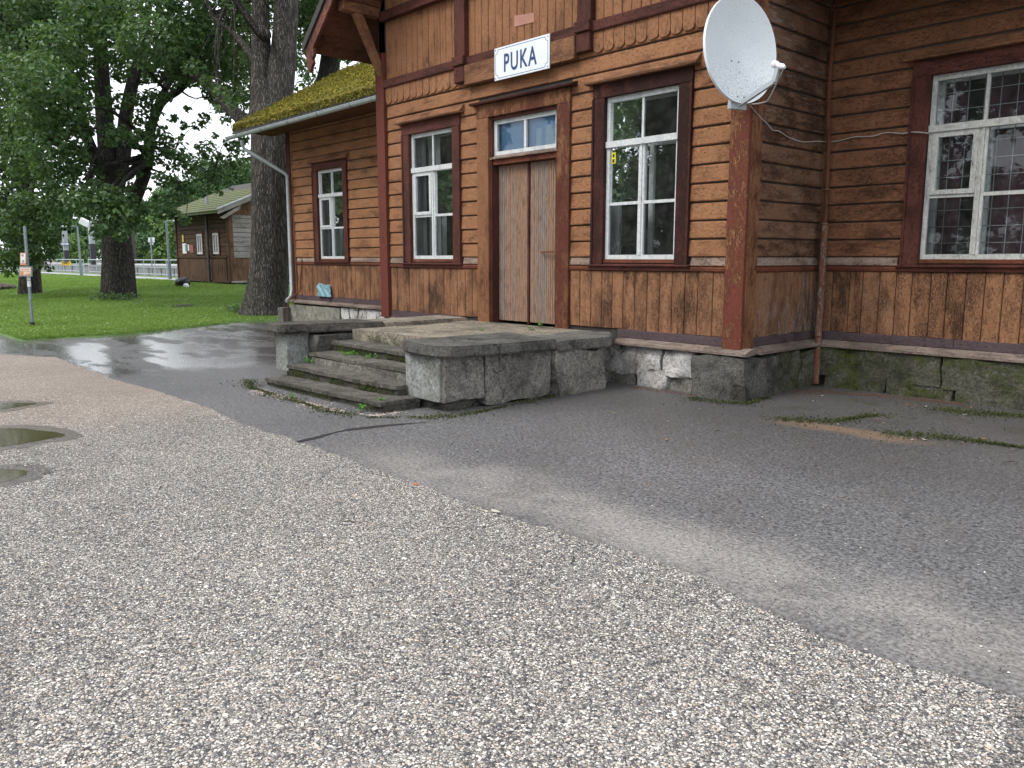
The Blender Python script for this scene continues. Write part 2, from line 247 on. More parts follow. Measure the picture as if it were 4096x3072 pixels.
def leafy(name,cols,trans=.3,rough=.5):
    n=NT(name); t=n.t; r=n.geo(); c=n.ramp(r,[(i/(len(cols)-1),x) for i,x in enumerate(cols)])
    c=n.mix(n.ramp(n.noise(.35,3),[(.35,0),(.7,.5)]),c,tuple(x*.75 for x in cols[0])); n.base(c); n.set(Roughness=rough); n.b.inputs['Specular IOR Level'].default_value=.35
    tl=t.nodes.new('ShaderNodeBsdfTranslucent'); n.put(tl.inputs[0],n.mix(.5,c,(.16,.26,.03))); ms=t.nodes.new('ShaderNodeMixShader'); ms.inputs[0].default_value=trans
    t.links.new(n.b.outputs[0],ms.inputs[1]); t.links.new(tl.outputs[0],ms.inputs[2]); t.links.new(ms.outputs[0],n.out.inputs[0]); MAT[name]=n.m
leafy('oak_leaf',[(.045,.095,.040),(.07,.145,.056),(.10,.19,.078),(.145,.24,.105),(.125,.215,.05)],.38,.36)
leafy('oak_leaf_left',[(.042,.09,.032),(.065,.135,.042),(.09,.175,.054),(.125,.215,.065)],.3,.42)
leafy('far_leaf',[(.06,.12,.055),(.085,.17,.075),(.12,.22,.09),(.15,.27,.10)])
leafy('far_leaf_pale',[(.10,.18,.06),(.16,.27,.08),(.2,.33,.11)])
leafy('grass_blade',[(.14,.235,.045),(.20,.325,.065),(.27,.41,.095),(.36,.51,.15)],.5,.6)
leafy('weed_leaf',[(.09,.24,.03),(.13,.32,.05)],.3)
leafy('moss_tuft',[(.08,.085,.012),(.16,.15,.018),(.27,.225,.022),(.34,.27,.035)],.1,.9)
leafy('moss_green',[(.025,.032,.010),(.042,.055,.013),(.075,.09,.02)],.1,.9)
n=NT('moss_roof'); k=n.noise(9,6,.7); g=n.noise(45,4,.7)
c=n.mix(n.ramp(k,[(.3,0),(.7,1)]),(.09,.09,.014),(.26,.195,.024)); c=n.mix(n.ramp(g,[(.55,0),(.7,.7)]),c,(.045,.035,.015)); c=n.mix(n.ramp(n.noise(3,4),[(.6,0),(.72,.7)]),c,(.17,.13,.07))
n.base(c); n.set(Roughness=.95); n.bump(n.math('ADD',k,g),1,.05); MAT['moss_roof']=n.m
n=NT('shed_roof'); k=n.noise(5,5,.7); c=n.mix(n.ramp(k,[(.36,0),(.56,1)]),(.085,.085,.078),(.10,.125,.028)); n.base(c); n.bump(n.noise(25,4),.8,.03); MAT['shed_roof']=n.m
simple('roof_slate',(.11,.11,.11),.85,0,.3,9,.5)
def bark(name,a,b):
    n=NT(name); wv=n.t.nodes.new('ShaderNodeVectorMath'); wv.operation='MULTIPLY_ADD'; n.t.links.new(n.noise(5,4,.65,None,1),wv.inputs[0]); wv.inputs[1].default_value=(.12,.12,.3); n.t.links.new(n.tc.outputs['Object'],wv.inputs[2]); W=wv.outputs[0]
    k=n.vor(21,n.co((1,1,.085),(0,0,0),W),'DISTANCE_TO_EDGE'); q=n.noise(30,8,.75,n.co((1,1,.25),(0,0,0),W))
    f=n.ramp(n.math('ADD',k,n.math('MULTIPLY',n.math('SUBTRACT',q,.5),.45)),[(.0,0),(.26,1)])
    c=n.mix(f,b,n.mix(n.ramp(q,[(.3,0),(.7,1)]),tuple(x*.6 for x in a),tuple(x*1.5 for x in a))); c=n.mix(n.ramp(n.noise(1.5,5,.7),[(.58,0),(.75,.5)]),c,(.05,.062,.03))
    n.base(c); n.set(Roughness=.95); n.bump(n.math('ADD',f,n.math('MULTIPLY',q,.5)),1,.06); MAT[name]=n.m
bark('bark',(.075,.066,.055),(.014,.012,.010)); bark('bark_dark',(.078,.068,.056),(.010,.009,.008)); bark('bark_light',(.135,.122,.104),(.026,.022,.018))
# ------------------------------------------------------------------ mesh and object helpers
def link(name,me,mat=None,parent=None):
    o=bpy.data.objects.new(name,me); COL.objects.link(o)
    if mat: me.materials.append(MAT[mat])
    if parent: o.parent=parent
    return o
def tag(o,label,cat,group=None):
    o['label']=label; o['category']=cat
    if group: o['group']=group
    return o
def thing(name,label,cat,loc=(0,0,0),group=None):
    o=bpy.data.objects.new(name,None); COL.objects.link(o); o.location=loc; o.empty_display_size=.2
    return tag(o,label,cat,group)
def struct(o): o['kind']='structure'; return o
def stuff(o): o['kind']='stuff'; return o
class MB:
    def __init__(s): s.v=[]; s.f=[]
    def add(s,vs,fs):
        k=len(s.v); s.v+=[tuple(map(float,v)) for v in vs]; s.f+=[tuple(i+k for i in f) for f in fs]; return s
    def box(s,x0,x1,y0,y1,z0,z1,j=0.):
        vs=[(x,y,z) for z in (z0,z1) for x,y in ((x0,y0),(x1,y0),(x1,y1),(x0,y1))]
        if j: vs=[tuple(c+random.uniform(-j,j) for c in v) for v in vs]
        return s.add(vs,[(3,2,1,0),(4,5,6,7),(0,1,5,4),(1,2,6,5),(2,3,7,6),(3,0,4,7)])
    def prism(s,poly,vec):
        """closed polygon (3-D points) swept along vec"""
        k=len(poly); a=[Vector(q) for q in poly]; b=[q+Vector(vec) for q in a]
        return s.add([tuple(q) for q in a+b],[tuple(range(k-1,-1,-1)),tuple(range(k,2*k))]+[(i,(i+1)%k,k+(i+1)%k,k+i) for i in range(k)])
    def bar(s,a,b,w,h=None,up=(0,0,1)):
        a=Vector(a); b=Vector(b); h=h or w; d=(b-a).normalized(); u=Vector(up)
        if abs(d.dot(u))>.95: u=Vector((0,1,0))
        sx=d.cross(u).normalized(); uu=sx.cross(d).normalized()
        vs=[p+sx*x*w/2+uu*z*h/2 for p in (a,b) for x,z in ((-1,-1),(1,-1),(1,1),(-1,1))]
        return s.add([tuple(v) for v in vs],[(3,2,1,0),(4,5,6,7),(0,1,5,4),(1,2,6,5),(2,3,7,6),(3,0,4,7)])
    def tube(s,pts,rad,n=8,cap=True):
        pts=[Vector(q) for q in pts]; rad=[rad]*len(pts) if isinstance(rad,(int,float)) else rad
        k=len(s.v); ref=Vector((0.31,.17,.93))
        for i,q in enumerate(pts):
            d=(pts[min(i+1,len(pts)-1)]-pts[max(i-1,0)]).normalized(); x=d.cross(ref)
            if x.length<.05: x=d.cross(Vector((1,0,0)))
            x.normalize(); y=d.cross(x)
            for j in range(n):
                a=2*math.pi*j/n; s.v.append(tuple(q+(x*math.cos(a)+y*math.sin(a))*rad[i]))
        for i in range(len(pts)-1):
            for j in range(n): s.f.append((k+i*n+j,k+i*n+(j+1)%n,k+(i+1)*n+(j+1)%n,k+(i+1)*n+j))
        if cap: s.f.append(tuple(k+j for j in range(n-1,-1,-1))); s.f.append(tuple(k+(len(pts)-1)*n+j for j in range(n)))
        return s
    def build(s,name,mat,parent=None,smooth=False,bevel=0):
        me=bpy.data.meshes.new(name); me.from_pydata(s.v,[],s.f)
        bm=bmesh.new(); bm.from_mesh(me)
        bmesh.ops.recalc_face_normals(bm,faces=bm.faces)
        if bevel: bmesh.ops.bevel(bm,geom=list(bm.edges),offset=bevel,segments=1,affect='EDGES',clamp_overlap=True)
        bm.to_mesh(me); bm.free()
        if smooth:
            me.polygons.foreach_set('use_smooth',[True]*len(me.polygons)); me.set_sharp_from_angle(angle=R_(38))
        return link(name,me,mat,parent)
def np_mesh(name,V,F,mat,parent=None,smooth=False):
    me=bpy.data.meshes.new(name); V=np.ascontiguousarray(V,dtype=np.float32); F=np.ascontiguousarray(F,dtype=np.int32); k=F.shape[1]
    me.vertices.add(len(V)); me.vertices.foreach_set('co',V.ravel()); me.loops.add(F.size); me.loops.foreach_set('vertex_index',F.ravel())
    me.polygons.add(len(F)); me.polygons.foreach_set('loop_start',np.arange(len(F),dtype=np.int32)*k)
    me.polygons.foreach_set('use_smooth',np.full(len(F),smooth)); me.update(calc_edges=True); me.validate()
    return link(name,me,mat,parent)
def vnoise(P,scale,seed=0):
    """cheap smooth noise, sum of sines, -1..1"""
    r=np.random.default_rng(seed); P=np.asarray(P)*scale; out=np.zeros(len(P))
    for k in range(6):
        d=r.normal(size=P.shape[1]); d/=np.linalg.norm(d); out+=np.sin(P@d*(1+.55*k)+r.uniform(0,6.28))/(1+.35*k)
    return out/3.2
def rock(x0,x1,y0,y1,z0,z1,amp=.03,seg=.09,seed=None,rnd=.12,poly=None):
    """a hewn block: subdivided box, corners rounded off, faces uneven -> MB"""
    seed=random.randrange(9999) if seed is None else seed
    d=np.array([x1-x0,y1-y0,z1-z0]); N=[max(2,min(22,int(round(q/seg)))) for q in d]
    idx={}; V=[]; Fq=[]
    def vid(i,j,k):
        if (i,j,k) not in idx: idx[(i,j,k)]=len(V); V.append((i/N[0],j/N[1],k/N[2]))
        return idx[(i,j,k)]
    for a,b,c in ((0,1,2),(1,2,0),(2,0,1)):
        for side in (0,N[c]):
            for i in range(N[a]):
                for j in range(N[b]):
                    q=[]
                    for di,dj in ((0,0),(1,0),(1,1),(0,1)):
                        t=[0,0,0]; t[a]=i+di; t[b]=j+dj; t[c]=side; q.append(vid(*t))
                    Fq.append(tuple(q if side else q[::-1]))
    U=np.array(V)*2-1; r=(np.abs(U)**6).sum(1)**(1/6.); S=U/np.maximum(r if rnd<.5 else np.linalg.norm(U,axis=1),1e-6)[:,None]*np.maximum(np.abs(U).max(1),1e-6)[:,None]
    U=U*(1-rnd)+S*rnd
    Pw=np.array([(x0+x1)/2,(y0+y1)/2,(z0+z1)/2])+U*d/2
    nn=np.stack([vnoise(Pw,7,seed+i)+.6*vnoise(Pw,19,seed+5+i) for i in range(3)],1)
    Pw=Pw+nn*amp
    m=MB(); m.add([tuple(q) for q in Pw],Fq); return m
# walls: local frame = origin O, u along the wall, nrm outwards
class Wall:
    def __init__(s,O,u,nrm): s.O=Vector(O); s.u=Vector(u); s.n=Vector(nrm)
    def P(s,a,d,z): q=s.O+s.u*a+s.n*d; return (q.x,q.y,q.z+z)
    def box(s,m,a0,a1,d0,d1,z0,z1,j=0):
        vs=[s.P(a,d,z) for z in (z0,z1) for a,d in ((a0,d0),(a1,d0),(a1,d1),(a0,d1))]
        if j: vs=[tuple(c+random.uniform(-j,j) for c in v) for v in vs]
        return m.add(vs,[(3,2,1,0),(4,5,6,7),(0,1,5,4),(1,2,6,5),(2,3,7,6),(3,0,4,7)])
    def sbox(s,name,mat,par,a0,a1,d0,d1,z0,z1,j=0,bevel=.004):
        return s.box(MB(),a0,a1,d0,d1,z0,z1,j).build(name,mat,par,bevel=bevel)
    def clap(s,name,mat,par,a0,a1,z0,z1,th=.031):
        """one weatherboard: thin at the top, rounded and proud at the bottom, slightly warped"""
        prof=[(0,0.),(th*.8,.003),(th,.012),(th*.98,.035),(th*.62,.9),(th*.30,.975),(0,1.)]
        ns=max(1,min(6,int((a1-a0)/.35))); m=MB(); k=len(prof); j0=random.uniform(-.003,.003); tl=random.uniform(-.004,.004)
        vs=[]
        for i in range(ns+1):
            a=a0+(a1-a0)*i/ns; w=random.uniform(-.0035,.0035); dz=tl*(i/ns-.5)+random.uniform(-.0015,.0015)
            for d,t in prof:
                z=z0+.004+(z1-z0-.013)*(t if t>.1 else t/(z1-z0)); vs.append(s.P(a,(d+w+j0) if d else -.004,z+dz))
        fs=[]
        for i in range(ns):
            for q in range(k): fs.append((i*k+q,i*k+(q+1)%k,(i+1)*k+(q+1)%k,(i+1)*k+q))
        fs.append(tuple(range(k-1,-1,-1))); fs.append(tuple(ns*k+q for q in range(k)))
        m.add(vs,fs); return m.build(name,mat,par)
    def vboard(s,name,mat,par,a0,a1,z0,z1,th=.02,round_=0.):
        """one upright board, chamfered edges, optional rounded lower end"""
        g=.004; c=.008; j=random.uniform(-.003,.003); a0+=g; a1-=g; z0+=random.uniform(-.006,.006)
        if round_:
            w=(a1-a0)/2; cx=(a0+a1)/2; pts=[(a0,z1)]
            for i in range(9):
                t=math.pi*(i/8); pts.append((cx-w*math.cos(t),z0+round_*(1-math.sin(t)**.75)))
            pts.append((a1,z1)); m=MB(); m.prism([s.P(a,-.003,z) for a,z in pts],s.n*(th+j+.003)); return m.build(name,mat,par,bevel=.003)
        pr=[(a0,-.003),(a0,th-c+j),(a0+c,th+j),((a0+a1)/2,th+j+random.uniform(-.002,.003)),(a1-c,th+j),(a1,th-c+j),(a1,-.003)]
        m=MB(); m.prism([s.P(a,d,z0) for a,d in pr],(0,0,z1-z0)); return m.build(name,mat,par)
def spans(a0,a1,holes):
    """parts of [a0,a1] not covered by holes"""
    out=[]; x=a0
    for h0,h1 in sorted(holes):
        if h0>x+.02: out.append((x,min(h0,a1)))
        x=max(x,h1)
    if a1>x+.02: out.append((x,a1))
    return out
# leaves: bent two-quad blades
def leaf_mesh(C,Nrm,L,Wd,rng):
    """C centres, Nrm rough normals, L lengths -> verts, quads (2 quads per leaf)"""
    n=len(C); t=rng.normal(size=(n,3)); t-=Nrm*(t*Nrm).sum(1)[:,None]; t/=np.linalg.norm(t,axis=1)[:,None]; b=np.cross(Nrm,t)
    L=L[:,None]; W=(Wd*L[:,0])[:,None]; f=(.18*L)
    v=np.stack([C-t*L*.5,C-t*L*.12+b*W*.5+Nrm*f*.5,C+t*L*.30+b*W*.42+Nrm*f*.4,C+t*L*.52,C+t*L*.30-b*W*.42+Nrm*f*.4,C-t*L*.12-b*W*.5+Nrm*f*.5],1)
    base=(np.arange(n)*6)[:,None]
    q=np.concatenate([base+np.array([[0,1,2,3]]),base+np.array([[0,3,4,5]])],1).reshape(-1,4)
    return v.reshape(-1,3),q
def clumps(cl,per,leaf,rng,wd=.6,updir=.5,shell=.35):
    """cl: list of (x,y,z,r,flat) -> leaf verts, quads"""
    Cs=[];Ns=[]
    for (x,y,z,r,fl) in cl:
        k=max(8,int(per*r*r)); d=rng.normal(size=(k,3)); d/=np.linalg.norm(d,axis=1)[:,None]
        rr=r*(shell+(1-shell)*rng.random(k)**.5)*(1+.22*vnoise(d,3.1,int(abs(x*13+y*7+z*3))%999))
        Cs.append(np.array([x,y,z])+d*rr[:,None]*np.array([1,1,fl])); nn=d*.6+rng.normal(size=(k,3))*.55+np.array([0,0,updir]); Ns.append(nn/np.linalg.norm(nn,axis=1)[:,None])
    C=np.concatenate(Cs);N=np.concatenate(Ns); L=leaf*rng.uniform(.7,1.3,len(C)); return leaf_mesh(C,N,L,wd,rng)
# ------------------------------------------------------------------ ground
def ss(t): t=np.clip(t,0,1); return t*t*(3-2*t)
EDGE=np.array([hit(x,y,2,0.)[:2] for x,y in ((174,1359),(506,1341),(796,1308),(962,1290))]+[(-13.9,3.0),(-14.2,9.),(-14.2,90.)])
def x_edge(y): return np.interp(y,EDGE[:,1],EDGE[:,0])
def hz(x,y): return .035+.33*ss((-np.asarray(x)-14.)/22.)*ss((np.asarray(y)+4.4)/6.)
def lawn_hit(px,py,lift=0.):
    d=pray(px,py); t=5.
    for i in range(400):
        q=CAM+d*t
        if q[2]<=hz(q[0],q[1])+lift: break
        t+=.15 if t<70 else .5
    return q
struct(MB().add([(-900,-900,-.06),(900,-900,-.06),(900,900,-.06),(-900,900,-.06)],[(0,1,2,3)]).build('ground','earth'))
S=np.concatenate([[-.35,-.05,.04,.12],np.geomspace(.3,150,60)]); Y=np.concatenate([[-4.62,-4.5,-4.4],np.linspace(-4.2,12,60),np.geomspace(12.5,120,25)])
V=[];F=[]
for j,y in enumerate(Y):
    for i,s in enumerate(S):
        x=x_edge(y)-s+.035*math.sin(y*5.1)+.02*math.sin(y*13.3); z=hz(x,y)+.02*vnoise(np.array([[x,y]]),1.1,3)[0]
        if s<.1: z=-.04 if s<0 else .012
        if j<1: z=-.04
        V.append((x,y,z))
for j in range(len(Y)-1):
    for i in range(len(S)-1): a=j*len(S)+i; F.append((a,a+1,a+len(S)+1,a+len(S)))
struct(np_mesh('lawn',np.array(V),np.array(F),'lawn_soil',smooth=True))
# asphalt apron and chippings
struct(MB().add([(-90,-9,0),(60,-9,0),(60,30,0),(-13.2,30,0),(-13.2,8,0)]+[(x_edge(y)+.0,y,0) for y in (3.,.5,-1.,-2.5,-4.)]+[(x_edge(-4.3)-.1,-4.5,0),(-90,-4.9,0)],[tuple(range(12))]).build('asphalt_apron','asphalt'))
GB=[(0,1420),(217,1431),(463,1522),(752,1605),(940,1685),(1179,1771),(1355,1823),(1673,1953),(1984,2054),(2397,2184),(2777,2305),(3333,2574),(4096,2815)]
gw=np.array([hit(x,y,2,.0)[:2] for x,y in GB]); gw=np.vstack([[-90,-9.0],[-30,-6.6],gw,[9,-4.85],[60,-4.6]])
gx=np.concatenate([[-90,-60,-40,-30],np.arange(-26,10,.06),[20,40,60]]); gy=np.interp(gx,gw[:,0],gw[:,1])+.016*np.sin(gx*3.3)+.012*np.sin(gx*11.1+1)+RNG.normal(0,.010,len(gx))
def g_edge(x): return np.interp(x,gx,gy)
m=MB(); k=len(gx); m.add([(x,y,.012) for x,y in zip(gx,gy)]+[(x,y+.018,.001) for x,y in zip(gx,gy)]+[(x,y-.5,.012) for x,y in zip(gx,gy)]+[(x,-120,.012) for x in gx],
      [(i,i+1,k+i+1,k+i) for i in range(k-1)]+[(2*k+i,2*k+i+1,i+1,i) for i in range(k-1)]+[(3*k+i,3*k+i+1,2*k+i+1,2*k+i) for i in range(k-1)])
struct(m.build('gravel_road','chippings'))
# loose chips lying on the rolled surface, thick near the camera
def frustum_pts(nw,dmin,dmax,rng):
    d=dmin*(dmax/dmin)**rng.random(nw); l=rng.uniform(-.66,.66,nw)
    fw=cf[:2]/np.linalg.norm(cf[:2]); return CAM[:2]+d[:,None]*(fw+l[:,None]*cr[:2]/np.linalg.norm(cr[:2]))
def scatter_stones(name,XY,z,size,mat,rng,flat=.5):
    n_=len(XY); base=np.array([(1,0,0),(.45,.85,0),(-.55,.8,0),(-1,0,0),(-.5,-.85,0),(.55,-.8,0),(.15,.1,1),(0,0,-.6)])
    fc=np.array([(i,(i+1)%6,6) for i in range(6)]+[((i+1)%6,i,7) for i in range(6)])
    s=size*rng.uniform(.55,1.35,n_); a=rng.uniform(0,6.28,n_); e=rng.uniform(.6,1.,n_)
    B=base[None]*(1+rng.normal(0,.16,(n_,8,1))); X=B[...,0]*s[:,None]; Yv=B[...,1]*(s*e)[:,None]; Z=B[...,2]*(s*flat)[:,None]
    V=np.stack([XY[:,0,None]+X*np.cos(a)[:,None]-Yv*np.sin(a)[:,None],XY[:,1,None]+X*np.sin(a)[:,None]+Yv*np.cos(a)[:,None],z+Z],-1).reshape(-1,3)
    Fc=(np.arange(n_)*8)[:,None,None]+fc[None]; return stuff(np_mesh(name,V,Fc.reshape(-1,3),mat))
XY=frustum_pts(90000,2.2,9.5,RNG); XY=XY[XY[:,1]<g_edge(XY[:,0])-.005]
g=scatter_stones('loose_chippings',XY,.013,.0054,'loose_chips',RNG,.55); g['label']='loose pale chippings on the rolled gravel road'; 
XY=frustum_pts(1500,2.5,11,RNG); XY=XY[(XY[:,1]>g_edge(XY[:,0]))&(XY[:,1]<g_edge(XY[:,0])+2.2*RNG.random(len(XY))**2)]
scatter_stones('stray_chippings',XY,.003,.006,'loose_chips',RNG)
XY=frustum_pts(1100,2.4,10,RNG); XY=XY[XY[:,1]<g_edge(XY[:,0])-.02]
scatter_stones('larger_chippings',XY,.014,.0098,'loose_chips',RNG,.5)
def puddle(pts,name='puddle'):
    w=[hit(x,y,2,.016) for x,y in pts]; q=[]
    k=len(w)
    for i in range(k):
        for t in np.linspace(0,1,6)[:-1]:
            a=w[i-1];b=w[i];c=w[(i+1)%k];e=w[(i+2)%k]; t2=t*t;t3=t2*t
            q.append(.5*((2*b)+(-a+c)*t+(2*a-5*b+4*c-e)*t2+(-a+3*b-3*c+e)*t3))
    ctr=np.mean(q,0); m=MB(); m.add([(ctr[0]+(p[0]-ctr[0])*1.0+.16*(p[0]-ctr[0])/np.linalg.norm((p-ctr)[:2])+random.uniform(-.035,.035),ctr[1]+(p[1]-ctr[1])+.16*(p[1]-ctr[1])/np.linalg.norm((p-ctr)[:2])+random.uniform(-.035,.035),.0145) for p in q],[tuple(range(len(q)))]); struct(m.build('damp_margin','chippings_wet'))
    m=MB(); m.add([(p[0]+random.uniform(-.01,.01),p[1]+random.uniform(-.01,.01),.0165) for p in q],[tuple(range(len(q)))]); return struct(m.build(name,'puddle_water'))
puddle([(-220,1622),(0,1613),(90,1612),(150,1614),(90,1624),(0,1637),(-220,1655)])
puddle([(-500,1770),(-250,1716),(0,1713),(120,1717),(262,1739),(150,1764),(0,1787),(-250,1815)])
puddle([(-300,1900),(-100,1878),(0,1876),(70,1879),(112,1890),(70,1912),(0,1929),(-150,1950)])
# ------------------------------------------------------------------ station building
ST=thing('station_building','weathered ochre timber railway station with dark red trim and mossy side roof','building',(-3.6,3,0))
def part(o):
    o.parent=ST; o.matrix_parent_inverse=Matrix.Translation((3.6,-3,0)); return o
class _P:                                   # parent proxy: keeps mesh data in world coordinates
    pass
def setp(o,par,off):
    o.parent=par; o.matrix_parent_inverse=Matrix.Translation(tuple(-c for c in off)); return o
SOFF=(-3.6,3,0)
def sub(o,par):                              # sub-part of a part that itself sits at the world origin
    o.parent=par; return o
DX=-3.61; BX0,BX1=-7.2,.045; YW=1.69
WF=Wall((0,0,0),(1,0,0),(0,-1,0)); WL=Wall((0,YW,0),(1,0,0),(0,-1,0)); RR=Wall((0,0,0),(0,1,0),(1,0,0))
ZL=[1.606+.2114*i for i in range(16)]
WIN_F=[-5.745,-1.5]; WIN_L=[-11.80]; WIN_R=[1.80,4.4]
HW,WZ0,WZ1=.565,1.58,3.6
def backing(Wl,name,a0,a1,z0,z1,holes,mat='interior_dark',d0=-.2,d1=0.):
    m=MB(); xs=sorted({a0,a1,*[h[0] for h in holes],*[h[1] for h in holes]})
    for i in range(len(xs)-1):
        hs=[h for h in holes if h[0]<=xs[i]+1e-6 and h[1]>=xs[i+1]-1e-6]
        if not hs: Wl.box(m,xs[i],xs[i+1],d0,d1,z0,z1)
        else:
            h=hs[0]
            if h[2]>z0: Wl.box(m,xs[i],xs[i+1],d0,d1,z0,h[2])
            if h[3]<z1: Wl.box(m,xs[i],xs[i+1],d0,d1,h[3],z1)
    return part(m.build(name,mat))
op=lambda c:(c-HW-.02,c+HW+.02,WZ0-.02,WZ1+.02)
backing(WF,'front_wall',BX0+.02,-.01,.3,6.2,[op(c) for c in WIN_F]+[(-4.3,-2.9,.62,3.64)],'timber_dark')
backing(WL,'wing_wall',-13.78,BX0+.0,.3,4.7,[op(c) for c in WIN_L],'timber_dark')
backing(WL,'side_wall',.0,6.5,.3,4.7,[op(c) for c in WIN_R],'timber_dark')
part(RR.sbox('return_wall','timber_dark',None,.0,YW,-.19,0.,.3,6.2,bevel=0))
part(Wall((BX0,0,0),(0,1,0),(-1,0,0)).sbox('return_wall','timber_dark',None,.0,YW,-.19,0.,.3,6.2,bevel=0))
part(MB().prism([(-13.78,YW,.3),(-13.78,6.3,.3),(-13.78,6.3,5.1),(-13.78,4.0,6.4),(-13.78,YW,5.1)],(.2,0,0)).build('end_wall','shed_gable'))
part(MB().box(-13.78,6.5,6.3,6.5,.3,4.9).build('rear_wall','ochre_shaded'))
part(MB().prism([(6.5,YW,.3),(6.5,6.3,.3),(6.5,6.3,5.1),(6.5,4.0,6.4),(6.5,YW,5.1)],(.2,0,0)).build('end_wall','shed_gable'))
part(MB().prism([(BX0,.0,6.2),(-.01,.0,6.2),(DX,.0,9.0)],(0,.2,0)).build('gable_wall','ochre_gable'))
# rooms behind the windows
for a,b,y0 in ((-7.0,-4.75,.21),(-2.45,-.2,.21),(-13.5,-7.45,YW+.21),(.25,6.3,YW+.21),(-4.7,-2.5,.21)):
    m=MB().box(a,b,y0,y0+3.2,.55,4.3); m.f.pop(2); part(m.build('room','interior_dark'))
# ---- boards
def claps(Wl,mat,a0,a1,rows,holes,name='clapboard',jog=0):
    for z0,z1 in rows:
        zc=(z0+z1)/2
        for s0,s1 in spans(a0,a1,[(h[0],h[1]) for h in holes if h[2]<zc<h[3]]):
            cuts=[s0]
            if s1-s0>2.6: cuts.append(s0+(s1-s0)*random.uniform(.35,.65))
            cuts.append(s1)
            for c0,c1 in zip(cuts,cuts[1:]): part(Wl.clap(name,mat,None,c0+.001,c1-.001,z0,z1))
rows=list(zip(ZL,ZL[1:]))
ch=lambda c:(c-.765,c+.765,1.4,3.785); hood=lambda c:(c-.85,c+.85,3.78,3.905)
claps(WF,'ochre_horizontal',-6.95,-.2,rows[:13],[ch(c) for c in WIN_F]+[(-4.56,-2.66,0,3.85)])
claps(WL,'ochre_horizontal',-13.55,BX0,rows[:15],[ch(c) for c in WIN_L])
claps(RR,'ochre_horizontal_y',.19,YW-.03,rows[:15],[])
claps(WL,'ochre_shaded',.05,6.5,rows[:15],[ch(c) for c in WIN_R])
def wains(Wl,mat,a0,a1,z0,z1,w=.19):
    k=max(1,round((a1-a0)/w)); xs=[a0+(a1-a0)*i/k for i in range(k+1)]
    for i in range(1,k): xs[i]+=random.uniform(-.02,.02)
    for p,q in zip(xs,xs[1:]): part(Wl.vboard('wainscot_board',mat,None,p,q,z0,z1,.022+random.uniform(0,.004)))
wains(WF,'ochre_wainscot',-6.95,-4.56,.69,1.43); wains(WF,'ochre_wainscot',-2.66,-.2,.69,1.43)
wains(WL,'ochre_wainscot',-13.5,BX0,.69,1.43); wains(RR,'ochre_wainscot_grey',.19,YW-.03,.69,1.43,.15); wains(WL,'ochre_wainscot',.05,6.5,.69,1.43)
# ---- rail, sill strip, skirting, ledge
def runs(Wl,a0,a1,holes,suffix=''):
    for s0,s1 in spans(a0,a1,holes):
        m=MB(); m.prism([Wl.P(s0,d,z) for d,z in ((0,1.43),(.03,1.43),(.045,1.445),(.05,1.475),(.04,1.49),(.052,1.505),(0,1.507))],Wl.u*(s1-s0)); part(m.build('dado_rail','rail_paint'))
        m=MB(); m.prism([Wl.P(s0,d,z) for d,z in ((0,1.509),(.036,1.509),(.03,1.545),(.012,1.602),(0,1.602))],Wl.u*(s1-s0)); part(m.build('sill_strip','pale_sill'))
def base(Wl,a0,a1,end0=0,end1=0):
    cuts=[a0]
    while a1-cuts[-1]>2.6: cuts.append(cuts[-1]+random.uniform(1.3,1.7))
    cuts.append(a1)
    for c0,c1 in zip(cuts,cuts[1:]):
        part(Wl.sbox('skirting_board','skirting_plum',None,c0+.002,c1-.002,-.0,.032+random.uniform(0,.004),.58,.687,.002))
    m=MB(); m.prism([Wl.P(a0-end0,d,z) for d,z in ((-.05,.505),(.14,.495),(.17,.50),(.17,.535),(.03,.578),(-.05,.578))],Wl.u*(a1-a0+end0+end1)); part(m.build('ledge_board','ledge_wood',bevel=.004))
sill=lambda c:(c-.80,c+.80)
runs(WF,-6.95,-.2,[sill(c) for c in WIN_F]+[(-4.56,-2.66)]); runs(WL,-13.5,BX0,[sill(c) for c in WIN_L]); runs(RR,.19,YW-.05,[]); runs(WL,.055,6.5,[sill(c) for c in WIN_R])
base(WF,-6.95,-4.97); base(WF,-1.80,-.2,0,.36); base(WL,-13.75,BX0); base(RR,.18,YW,.0,0); base(WL,.05,6.5)
# ---- corner posts
part(WF.sbox('corner_post','red_post_plain',None,BX0,-6.96,-.02,.085,.565,5.0,.0015))
part(MB().box(-.2,.043,-.085,-.03,.56,5.0,.0015).build('corner_post','red_post',bevel=.005))
part(MB().box(.004,.047,-.0285,.185,.56,5.0,.0015).build('corner_post','red_ochre_frame',bevel=.005))
part(WL.sbox('corner_post','red_trim_v',None,-13.80,-13.62,-.05,.05,.56,4.6)); part(WL.sbox('corner_strip','ochre_horizontal',None,-13.618,-13.56,-.03,.032,.6,4.6))
part(RR.sbox('corner_strip','ochre_horizontal_y',None,YW-.03,YW-.002,.002,.03,.69,4.6)); part(WL.sbox('corner_strip','ochre_shaded',None,.032,.05,.0,.03,.69,4.6))
